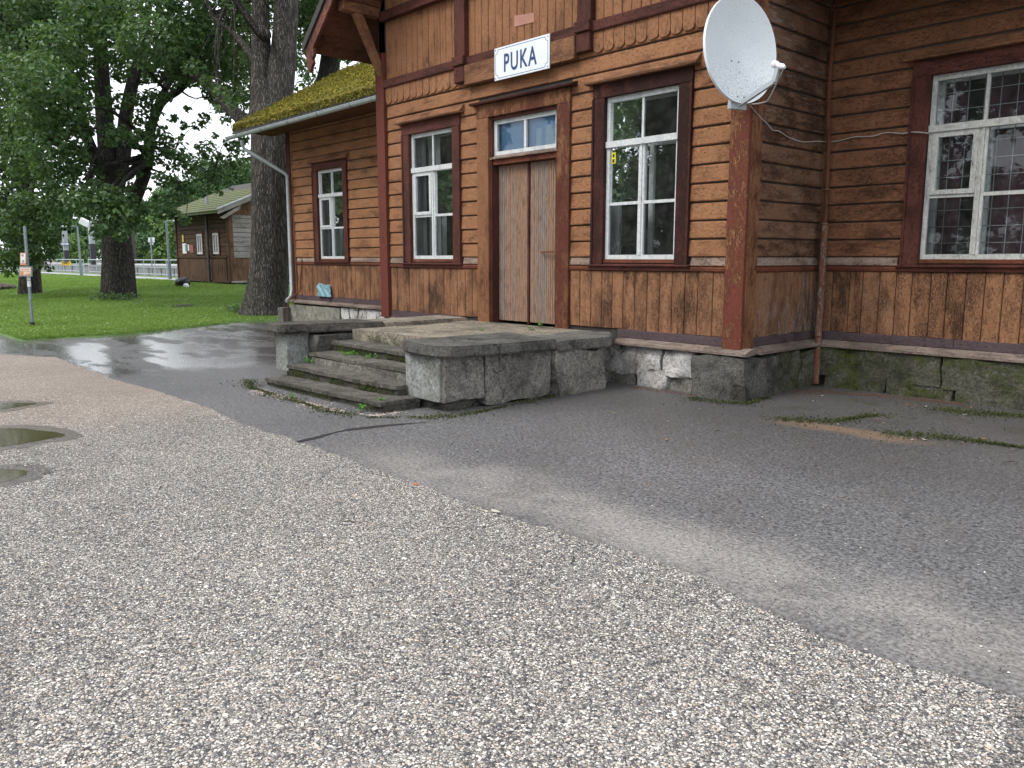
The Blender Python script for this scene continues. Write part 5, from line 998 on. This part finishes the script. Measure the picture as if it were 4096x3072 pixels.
# ------------------------------------------------------------------ platform, railings, lamps
rp_=lawn_hit(683,1116); YR=float(rp_[1]); ZG=.365
XR=lambda px: float(hit(px,1080,1,YR)[0])
def flat(name,x0,x1,y0,y1,z,mat): return struct(MB().add([(x0,y0,z),(x1,y0,z),(x1,y1,z),(x0,y1,z)],[(0,1,2,3)]).build(name,mat))
flat('path',-110,SX0-.6,YR-1.3,YR+.4,ZG+.035,'path_concrete'); flat('track_bed',-160,60,YR+8,YR+16,ZG+.04,'earth')
pl=MB().box(-130,SX0-6,YR+2.6,YR+7.5,.0,1.0).build('platform','platform_concrete'); struct(pl)
sub(MB().box(-130,SX0-6,YR+2.5,YR+7.6,1.0,1.09).build('platform_edge','path_concrete'),pl)
for i in range(26): x=SX0-7-i*2.4; sub(MB().box(x,x+.05,YR+2.57,YR+2.6,.1,1.0).build('platform_joint','pylon_black'),pl)
def railing(x0,x1,y,z0,label,h=1.08,step=2.0,z1=None):
    T=thing('railing',label,'railing',(x0,y,z0),'metal railings by the platform'); z1=z0 if z1 is None else z1; k=max(1,round(abs(x1-x0)/step)); zf=lambda t:z0+(z1-z0)*t
    for hh,r in ((h,.03),(h*.58,.022),(h*.2,.02)): setp(MB().tube([(x0,y,z0+hh),(x1,y,z1+hh)],r,8).build('rail','railing_steel',smooth=True),T,(x0,y,z0))
    for i in range(k+1): t=i/k; x=x0+(x1-x0)*t; setp(MB().tube([(x,y,zf(t)-.1),(x,y,zf(t)+h)],.026,8).build('post','railing_steel',smooth=True),T,(x0,y,z0))
railing(XR(207),XR(336),YR,ZG+.03,'metal railing on the left, ending at the lamp post'); railing(XR(356),SX0-.1,YR,ZG+.03,'metal railing passing behind the oak trunk to the outbuilding')
railing(XR(520)-3,XR(668)-2,YR+4.5,1.05,'near sloping ramp railing beside the oak trunk',1.05,2.,.45); railing(XR(551)-4,XR(660)-2,YR+6.2,1.15,'far sloping ramp railing behind the outbuilding corner',1.05,2.,.6)
def lamp(px,pyb,ptop,pxt,label,arm):
    D_=(1.6-ZG)*FPX/(pyb-1031.); a=at(px,pyb,D_); t=at(pxt,ptop,D_); T=thing('lamp_post',label,'lamp post',tuple(a),'platform lamp posts')
    setp(MB().tube([a-np.array([0,0,.1]),a+(t-a)*.32,a+(t-a)*.33,t],[.10,.10,.065,.05],10).build('pole','pole_steel',smooth=True),T,a)
    e=t+cr*arm; setp(MB().tube([t,t+(e-t)*.8],.03,8).build('arm','pole_steel'),T,a); setp(MB().bar(t+(e-t)*.65,e+(e-t)*.2,.22,.12).build('lamp_head','lamp_white',bevel=.03),T,a)
lamp(326,1103,905,309,'slender lamp post standing at the end of the left railing',-.9); lamp(681,1117,884,664,'slender lamp post standing in the railing next to the outbuilding',.7)
def pylon(px,pyb,pyt,D_,w_,label,split):
    a=at(px,pyb,D_); a[2]=1.09; t=at(px-6,pyt,D_); T=thing('pylon',label,'pylon',tuple(a),'platform pylons'); h=t[2]-a[2]; s=h*split
    setp(MB().box(a[0]-w_/2,a[0]+w_/2,a[1]-w_/2,a[1]+w_/2,a[2]+s,a[2]+h).build('shaft','pylon_concrete',bevel=.02),T,a); setp(MB().box(a[0]-w_/2-.01,a[0]+w_/2+.01,a[1]-w_/2-.01,a[1]+w_/2+.01,a[2],a[2]+s).build('painted_foot','pylon_black',bevel=.02),T,a)
    return T,a,t
T,a,t=pylon(268,1050,925,66.,.34,'pale platform pylon carrying the blue edged sign',.42); T2,a2,t2=pylon(375,1056,900,62.,.36,'pale platform pylon with a lamp just left of the oak trunk',.52)
setp(MB().bar(t2-cr*.2,t2-cr*.9+cu*.35,.3,.5).build('lamp_head','lamp_white',bevel=.04),T2,a2)
c=[at(x,y,65.4) for x,y in ((235,970),(276,970),(276,982),(235,982))]; PS=thing('platform_sign','long white platform sign with a blue border','sign',tuple(c[0])); m=MB(); m.prism([tuple(q) for q in c],tuple(-fr_*.06)); setp(m.build('plate','sign_blue'),PS,c[0])
c1=[at(x,y,65.4) for x,y in ((237.5,972),(273.5,972),(273.5,980),(237.5,980))]; m=MB(); m.prism([tuple(q) for q in c1],tuple(fr_*.02)); setp(m.build('face','enamel_white'),PS,c[0])
for x0,x1 in ((240,243),(245,249),(251,254),(256,260),(262,265),(267,270)):
    q=[at(x,y,65.4)+fr_*.022 for x,y in ((x0,974),(x1,974),(x1,977.5),(x0,977.5))]; m=MB(); m.prism([tuple(v) for v in q],tuple(fr_*.01)); setp(m.build('lettering','sign_blue'),PS,c[0])
setp(MB().bar(np.mean(c,0)-fr_*.06,np.mean(c,0)+cr*.25-fr_*.62,.05).build('bracket','zinc_dark'),PS,c[0])
c=[at(x,y,58.) for x,y in ((247,1047),(284,1048),(284,1062),(249,1061))]; YB=thing('warning_board','yellow and black board hung on the platform edge behind the railing','board',tuple(c[0])); m=MB(); m.prism([tuple(q) for q in c],tuple(fr_*.04)); setp(m.build('plate','board_yellow'),YB,c[0])
for x0,x1,y0_,y1_ in ((255,272,1048.5,1054.5),(250,253,1050,1054),(275,279,1050,1054),(252,255,1057,1060),(259,261,1057,1060),(266,268,1057,1060),(273,275,1057,1060)):
    q=[at(x,y,58.)+fr_*.042 for x,y in ((x0,y0_),(x1,y0_),(x1,y1_),(x0,y1_))]; m=MB(); m.prism([tuple(v) for v in q],tuple(fr_*.006)); setp(m.build('marking','pylon_black'),YB,c[0])
setp(MB().bar(c[2]-cu*.0,c[2]-cu*.35,.06).build('stand','pole_steel'),YB,c[0]); setp(MB().bar(c[3],c[3]-cu*.35,.06).build('stand','pole_steel'),YB,c[0])
D_=56.; a=at(607,1062,D_); WS=thing('signal_board','back of a white two part sign board on a thin post by the ramp','sign',tuple(a)); t=at(603,951,D_)
setp(MB().tube([a-np.array([0,0,.5]),t],.045,8).build('post','pole_steel'),WS,a)
for x0,x1,y0_,y1_ in ((591,616,950,969),(598,611,970,980)):
    q=[at(x,y,D_)-fr_*.06 for x,y in ((x0,y0_),(x1,y0_),(x1,y1_),(x0,y1_))]; m=MB(); m.prism([tuple(v) for v in q],tuple(-fr_*.03)); setp(m.build('plate','lamp_white'),WS,a)
D_=72.; a=at(523,1058,D_); a[2]=.3; TP=thing('timber_pole','dark paired timber line pole right of the oak trunk','utility pole',tuple(a))
for x0,y0_,x1,y1_ in ((515,1050,522,880),(540,1050,526,880)):
    p_=at(x0,y0_,D_); q_=at(x1,y1_,D_); q2=p_+(q_-p_)*1.9; setp(MB().tube([p_-np.array([0,0,1.]),q2],[.15,.11],8).build('post','timber_dark',smooth=True),TP,a)
p_=at(515,905,D_); q_=at(538,905,D_); setp(MB().bar(p_-cr*.1,q_+cr*.1,.12).build('crossbar','timber_dark'),TP,a)
# ------------------------------------------------------------------ lawn life
def lawn_xy(k,d0,d1,l0=-.70,l1=-.22,pw=1.):
    d=d0*(d1/d0)**(RNG.random(k)**pw); l=RNG.uniform(l0,l1,k); fw=cf[:2]/np.linalg.norm(cf[:2]); XY=CAM[:2]+d[:,None]*(fw+l[:,None]*cr[:2])
    ok=(XY[:,1]>-4.52)&(XY[:,0]<x_edge(XY[:,1])-.03)&(XY[:,1]<YR-1.3)
    for c,r in ((b1,.75),(b2,.75),(b3,.6)): ok&=np.hypot(XY[:,0]-c[0],XY[:,1]-c[1])>r
    ok&=~((XY[:,0]>SX0-.1)&(XY[:,0]<SX1+.1)&(XY[:,1]>SY-.1)); ok&=~((XY[:,0]>-14.1)&(XY[:,1]>1.3)); return XY[ok]
XY=lawn_xy(230000,15,62); k=len(XY); d=np.hypot(XY[:,0]-CAM[0],XY[:,1]-CAM[1]); ang=RNG.uniform(0,6.28,k); sc=np.clip(d/22,1,2.2)
tall=1+.55*vnoise(XY,.9,8)+.3*vnoise(XY,2.7,9); h=RNG.uniform(.035,.085,k)*np.clip(tall,.5,1.8)*sc**.3; wd_=.0075*sc; ln_=RNG.normal(0,.5,(k,2))*h[:,None]
z=hz(XY[:,0],XY[:,1])-.01; B=np.stack([XY[:,0],XY[:,1],z],1); side=np.stack([np.cos(ang)*wd_,np.sin(ang)*wd_,0*wd_],1); tip=B+np.stack([ln_[:,0],ln_[:,1],h],1)
V=np.stack([B-side,B+side,tip],1).reshape(-1,3); o=stuff(np_mesh('grass',V,np.arange(3*k).reshape(-1,3),'grass_blade')); o['label']='bright green unmown grass of the station lawn'
XY=lawn_xy(60000,15,34); k=len(XY); C=np.stack([XY[:,0],XY[:,1],hz(XY[:,0],XY[:,1])+RNG.uniform(.01,.05,k)],1); N=RNG.normal(0,.45,(k,3))+np.array([0,0,1]); N/=np.linalg.norm(N,axis=1)[:,None]; v,q=leaf_mesh(C,N,RNG.uniform(.02,.05,k),.9,RNG); o=stuff(np_mesh('clover',v,q,'grass_blade')); o['label']='low clover between the grass'
XY=lawn_xy(260,15,24); k=len(XY); C=np.stack([XY[:,0],XY[:,1],hz(XY[:,0],XY[:,1])+.06],1); N=np.tile([0,0,1.],(k,1))+RNG.normal(0,.3,(k,3)); N/=np.linalg.norm(N,axis=1)[:,None]; v,q=leaf_mesh(C,N,np.full(k,.02),1.,RNG); o=stuff(np_mesh('clover_flowers',v,q,'paper_white')); o['label']='tiny white clover flowers in the lawn'
# saplings and taller weeds round the oak foot and along the forked trunk
def weed(name,label,c,r,n_,leaf,mat='weed_leaf',h=.12,group=None):
    c=np.array(c,float); T=thing(name,label,'plant',tuple(c),group); rg=np.random.default_rng(int(abs(c[0]*1000))%9999); Cs=[]; m=MB()
    for i in range(max(3,n_//7)):
        a=rg.uniform(0,6.28); q=rg.random()**.5*r; t=c+np.array([q*math.cos(a),q*math.sin(a),h*rg.uniform(.5,1)]); m.tube([c+np.array([q*.6*math.cos(a),q*.6*math.sin(a),-.005]),t],[.0025,.0015],4,False)
        for j in range(7): Cs.append(t+rg.normal(0,.35,3)*leaf*1.6*np.array([1,1,.7])-np.array([0,0,rg.uniform(0,h*.5)]))
    setp(m.build('stems',mat),T,c); C=np.array(Cs); N=rg.normal(0,.5,(len(C),3))+np.array([0,0,1]); N/=np.linalg.norm(N,axis=1)[:,None]; v,q=leaf_mesh(C,N,leaf*rg.uniform(.7,1.3,len(C)),.7,rg); setp(np_mesh('leaves',v,q,mat),T,c); return T
for px,py,r,lb in ((420,1205,.55,'leafy saplings at the left foot of the oak'),(500,1202,.5,'leafy saplings at the right foot of the oak'),(945,1255,.35,'leafy shoots at the left foot of the forked trunk')):
    c=lawn_hit(px,py); weed('sapling_patch',lb,c,r,150,.09,'oak_leaf',.28)
def a1(x,y): return 950+.7233*x,1150+.7233*y
def onz(x,y,z): return hit(*a1(x,y),2,z)
weed('step_weed','bright green weed growing across the third step',onz(640,372,.36),.2,170,.02,h=.05); weed('step_weed','second small weed beside it on the third step',onz(730,390,.36),.10,60,.018,h=.05); weed('step_weed','small weed at the left end of the second step',onz(395,415,.24),.07,60,.02,h=.07)
weed('step_weed','tiny weed on the gravel before the lowest step',onz(298,602,.02),.05,40,.016,h=.04); weed('sprout','pale sprout in front of the lowest step',onz(692,675,.02),.03,14,.035,h=.10); weed('sprout','small sprout behind the lowest step edge',onz(790,625,.11),.03,14,.025,h=.05)
weed('sprout','two leafed sprout on the landing near the door',onz(1620,240,.63),.05,21,.03,h=.05); weed('sprout','upright sprout at the door sill',onz(1678,222,.63),.02,14,.03,h=.10); weed('sprout','flat sprout on the landing',onz(1352,238,.63),.03,14,.02,h=.02); weed('sprout','sprout at the foot of the right flank wall',onz(1812,585,.01),.05,14,.03,h=.05)
# moss and pebbles round the steps
def along(P,k,w): 
    P=np.array(P); L=np.r_[0,np.cumsum(np.linalg.norm(np.diff(P,axis=0),axis=1))]; t=RNG.uniform(0,L[-1],k); Q=np.stack([np.interp(t,L,P[:,i]) for i in range(2)],1); 
    gate=vnoise(np.stack([t,t*0],1),3.,int(k)%97)+.6*vnoise(np.stack([t,t*0],1),11.,int(k)%89); Q=Q+RNG.normal(0,w,(k,2))*(.5+1.6*RNG.random(k)**3)[:,None]*(1+.8*np.sin(t*5))[:,None]; return Q[gate>-.28+RNG.normal(0,.2,k)]
def moss_strip(P,k,w,label,zf=None,mat='moss_green'):
    Q=along(P,int(k*.6),w*1.5); k=len(Q); C=np.stack([Q[:,0],Q[:,1],np.full(k,.006)+np.abs(RNG.normal(0,.006,k))],1); N=RNG.normal(0,.6,(k,3))+np.array([0,0,1]); N/=np.linalg.norm(N,axis=1)[:,None]; v,q=leaf_mesh(C,N,RNG.uniform(.008,.022,k),.8,RNG); o=stuff(np_mesh('moss',v,q,mat)); o['label']=label
G0=lambda x,y: onz(x,y,.0)[:2]
moss_strip([G0(60,515),G0(80,560),G0(300,625),G0(520,690),G0(740,722),G0(900,722),G0(1060,722),G0(1200,712),G0(1330,692),G0(1500,655),G0(1750,600)],9000,.035,'moss seam where the asphalt meets the porch steps')
z8=lambda x,y: hit(2400+.7667*x,900+.7667*y,2,0.)[:2]
moss_strip([z8(480,905),z8(620,925),z8(760,935),z8(880,900)],2600,.045,'moss at the foot of the corner stone'); moss_strip([z8(910,1012),z8(1200,1030),z8(1420,995),z8(1650,1010)],3800,.05,'moss line on the asphalt before the barred window'); moss_strip([z8(1500,1090),z8(1800,1110),z8(2212,1165),z8(2500,1200)],3500,.06,'outer moss line on the asphalt at the right edge'); moss_strip([z8(1750,965),z8(2000,985),z8(2212,1000),z8(2500,1020)],3500,.06,'moss along the foot of the green foundation')
Q=along([G0(100,570),G0(300,620),G0(520,680),G0(760,712),G0(900,690)],2200,.04); scatter_stones('pebbles',Q,.004,.009,'pebbles',RNG)
Q=along([z8(150,845),z8(500,890)],300,.05); Q=np.vstack([Q,along([z8(900,880),z8(1150,868),z8(1500,895),z8(1900,935)],1300,.07)]); scatter_stones('bark_crumbs',Q,.003,.008,'rust',RNG,.3)
k=5200; Cs=[]
for (y,z0,z1,xa,xb,kk) in ((-3.21,.10,.21,-4.6,-2.3,1700),(-2.88,.24,.34,-4.6,-2.3,2400),(-2.56,.37,.47,-4.6,-2.3,1500),(-2.225,.49,.60,-4.6,-2.5,350),(-3.56,.0,.08,-4.6,-2.1,700)):
    x=RNG.uniform(xa,xb,kk); zz_=z0+(z1-z0)*RNG.random(kk)**1.7; keep=vnoise(np.stack([x*2,zz_*3+y],1),2.2,int(abs(y*10)))>-.15; x,zz_=x[keep],zz_[keep]; Cs.append(np.stack([x,np.full(len(x),y-.004)-RNG.random(len(x))*.012,zz_],1))
C=np.concatenate(Cs); k=len(C); N=RNG.normal(0,.5,(k,3))+np.array([0,-1,.3]); N/=np.linalg.norm(N,axis=1)[:,None]; v,q=leaf_mesh(C,N,RNG.uniform(.008,.02,k),.8,RNG); o=stuff(np_mesh('riser_moss',v,q,'moss_green')); o['label']='dark moss on the risers of the porch steps'
XY=frustum_pts(26000,2.8,13,RNG); XY=XY[(XY[:,1]>g_edge(XY[:,0])+.02)&(XY[:,1]<YW-.2)&~((XY[:,0]<-1.3)&(XY[:,0]>-5.6)&(XY[:,1]>-3.7))&~((XY[:,0]<.2)&(XY[:,1]>-.2))]
scatter_stones('asphalt_grit',XY,.001,.0042,'grit',RNG,.4)
# wet trickle running off the steps
P=[G0(1080,742),G0(800,772),G0(560,800),G0(440,838),G0(320,862),G0(330,850),G0(450,822),G0(620,780),G0(850,758)]; m=MB(); m.add([(p[0],p[1],.0035) for p in P],[tuple(range(len(P)))]); n=NT('wet_tar'); n.base((.03,.03,.034)); n.set(Roughness=.3); MAT['wet_tar']=n.m; struct(m.build('wet_streak','wet_tar'))
# twigs on the ground
for px,py,L,an,lb in ((1395,2090,.10,.4,'short dark twig on the chippings left of centre'),(2290,2240,.09,2.2,'thin dark twig on the asphalt beyond the edge of the chippings'),(4040,1850,.14,.9,'dark twig near the right edge of the asphalt'),(640,1950,.09,2.7,'small dark twig on the chippings at left'),(2870,1725,.06,1.2,'bent twig on the asphalt before the corner stone')):
    c=hit(px,py,2,.016); m=MB(); m.tube([(c[0]-L*.5*math.cos(an),c[1]-L*.5*math.sin(an),.014),(c[0],c[1]+.008,.026),(c[0]+L*.5*math.cos(an),c[1]+L*.5*math.sin(an),.016)],[.003,.004,.002],6); tag(m.build('twig','twig',smooth=True),lb,'twig','twigs on the ground')
# fallen leaves and scraps
lv=[(345,1125,'leaf_orange',.05),(600,945,'leaf_orange',.045),(785,962,'leaf_orange',.03),(1455,1017,'leaf_orange',.045),(1430,990,'leaf_pale',.04),(1605,940,'leaf_orange',.05),(1650,948,'leaf_orange',.05),(1700,952,'leaf_pale',.05),(1790,958,'leaf_orange',.04),(1935,957,'leaf_orange',.05),(1900,993,'leaf_pale',.05),(70,985,'leaf_yellow',.035),(518,963,'leaf_pale',.025),(1110,921,'leaf_pale',.035),(1245,1045,'leaf_pale',.035),(1692,1124,'leaf_pale',.06),(1630,1126,'leaf_pale',.04),(2000,1120,'leaf_orange',.07),(1890,1143,'leaf_orange',.035),(1480,1038,'leaf_pale',.03),(250,1360,'leaf_orange',.025),(1262,1435,'leaf_orange',.025),(355,1030,'leaf_pale',.03),(1160,895,'leaf_pale',.05)]
LL=['orange fallen leaf alone on the asphalt before the porch side','orange fallen leaf just in front of the corner stone','tiny orange leaf scrap right of the corner stone moss','orange fallen leaf below the moss line under the barred window','pale leaf lying on the moss line under the barred window','leftmost of the orange leaves along the green foundation','second orange leaf along the green foundation','pale leaf among the orange ones along the green foundation','small orange leaf right of the pale one by the foundation','orange leaf farthest right along the green foundation','pale leaf before the foot of the green foundation','small yellow leaf on the asphalt near the porch flank','tiny pale scrap left of the corner stone moss','pale scrap in the bay between corner stone and drainpipe','pale scrap at the middle of the inner moss line','long pale leaf on the outer moss line','pale scrap at the left end of the outer moss line','large orange leaf near the right edge on the outer moss line','small orange leaf below the outer moss line','tiny pale scrap under the inner moss line','tiny orange scrap far out on the asphalt, left one','tiny orange scrap far out on the asphalt, right one','pale scrap before the corner stone, left of the twigs','curled pale leaf beside the foot of the drainpipe']
for i,(x,y,mt,s_) in enumerate(lv):
    c=z8(x,y); a=random.uniform(0,6.28); m=MB(); pts=[(1,0),(.55,.32),(.45,.2),(.1,.42),(-.05,.25),(-.5,.34),(-1,0),(-.5,-.3),(0,-.25),(.15,-.4),(.5,-.2),(.6,-.3)]
    m.prism([(c[0]+s_*.5*(u_*math.cos(a)-v_*math.sin(a)),c[1]+s_*.5*(u_*math.sin(a)+v_*math.cos(a)),.006+.006*abs(u_)+.004*random.random()) for u_,v_ in pts],(0,0,.0015))
    tag(m.build('fallen_leaf',mt),LL[i],'leaf','fallen leaves on the asphalt')
c=onz(985,1090,.014); m=MB(); m.prism([(c[0]+.03*math.cos(t)*(1+.3*math.sin(3*t)),c[1]+.018*math.sin(t),.016) for t in np.linspace(0,6.28,10)[:-1]],(0,0,.002)); tag(m.build('fallen_leaf','leaf_orange'),'single orange fallen leaf at the edge of the chippings','leaf','fallen leaves on the asphalt')
c=onz(1425,1238,.014); m=MB(); m.prism([(c[0]+.04*math.cos(t)*(1+.3*math.sin(3*t)),c[1]+.02*math.sin(t),.016) for t in np.linspace(0,6.28,10)[:-1]],(0,0,.002)); tag(m.build('fallen_leaf','leaf_pale'),'pale fallen leaf on the edge of the chippings','leaf','fallen leaves on the asphalt')
# ------------------------------------------------------------------ odds and ends on the lawn
c=lawn_hit(732,1147); BG=MB(); r_=rock(c[0]-.45,c[0]+.45,c[1]-.3,c[1]+.3,c[2]-.05,c[2]+.42,amp=.06,seg=.1,rnd=.9); tag(r_.build('rubbish_sack','black_plastic',smooth=True),'black rubbish sack in the grass before the outbuilding','sack')
c=lawn_hit(746,1153); r_=rock(c[0]-.12,c[0]+.12,c[1]-.12,c[1]+.12,c[2]-.02,c[2]+.22,amp=.02,seg=.06,rnd=.95); tag(r_.build('plastic_bag','white_plastic',smooth=True),'small white plastic bag beside the black sack','bag')
c=lawn_hit(733,1226); m=MB(); m.tube([(c[0],c[1],c[2]-.02),(c[0],c[1],c[2]+.05)],[.34,.32],20); o=tag(m.build('manhole_cover','granite_dark',bevel=.01),'round grey manhole cover lying in the lawn','manhole cover')
c=lawn_hit(22,1158); r_=rock(c[0]-.55,c[0]+.55,c[1]-.4,c[1]+.4,c[2]-.1,c[2]+.24,amp=.07,seg=.1,rnd=.8); tag(r_.build('earth_mound','earth',smooth=True),'low dark earth mound in the grass at the left edge','mound')
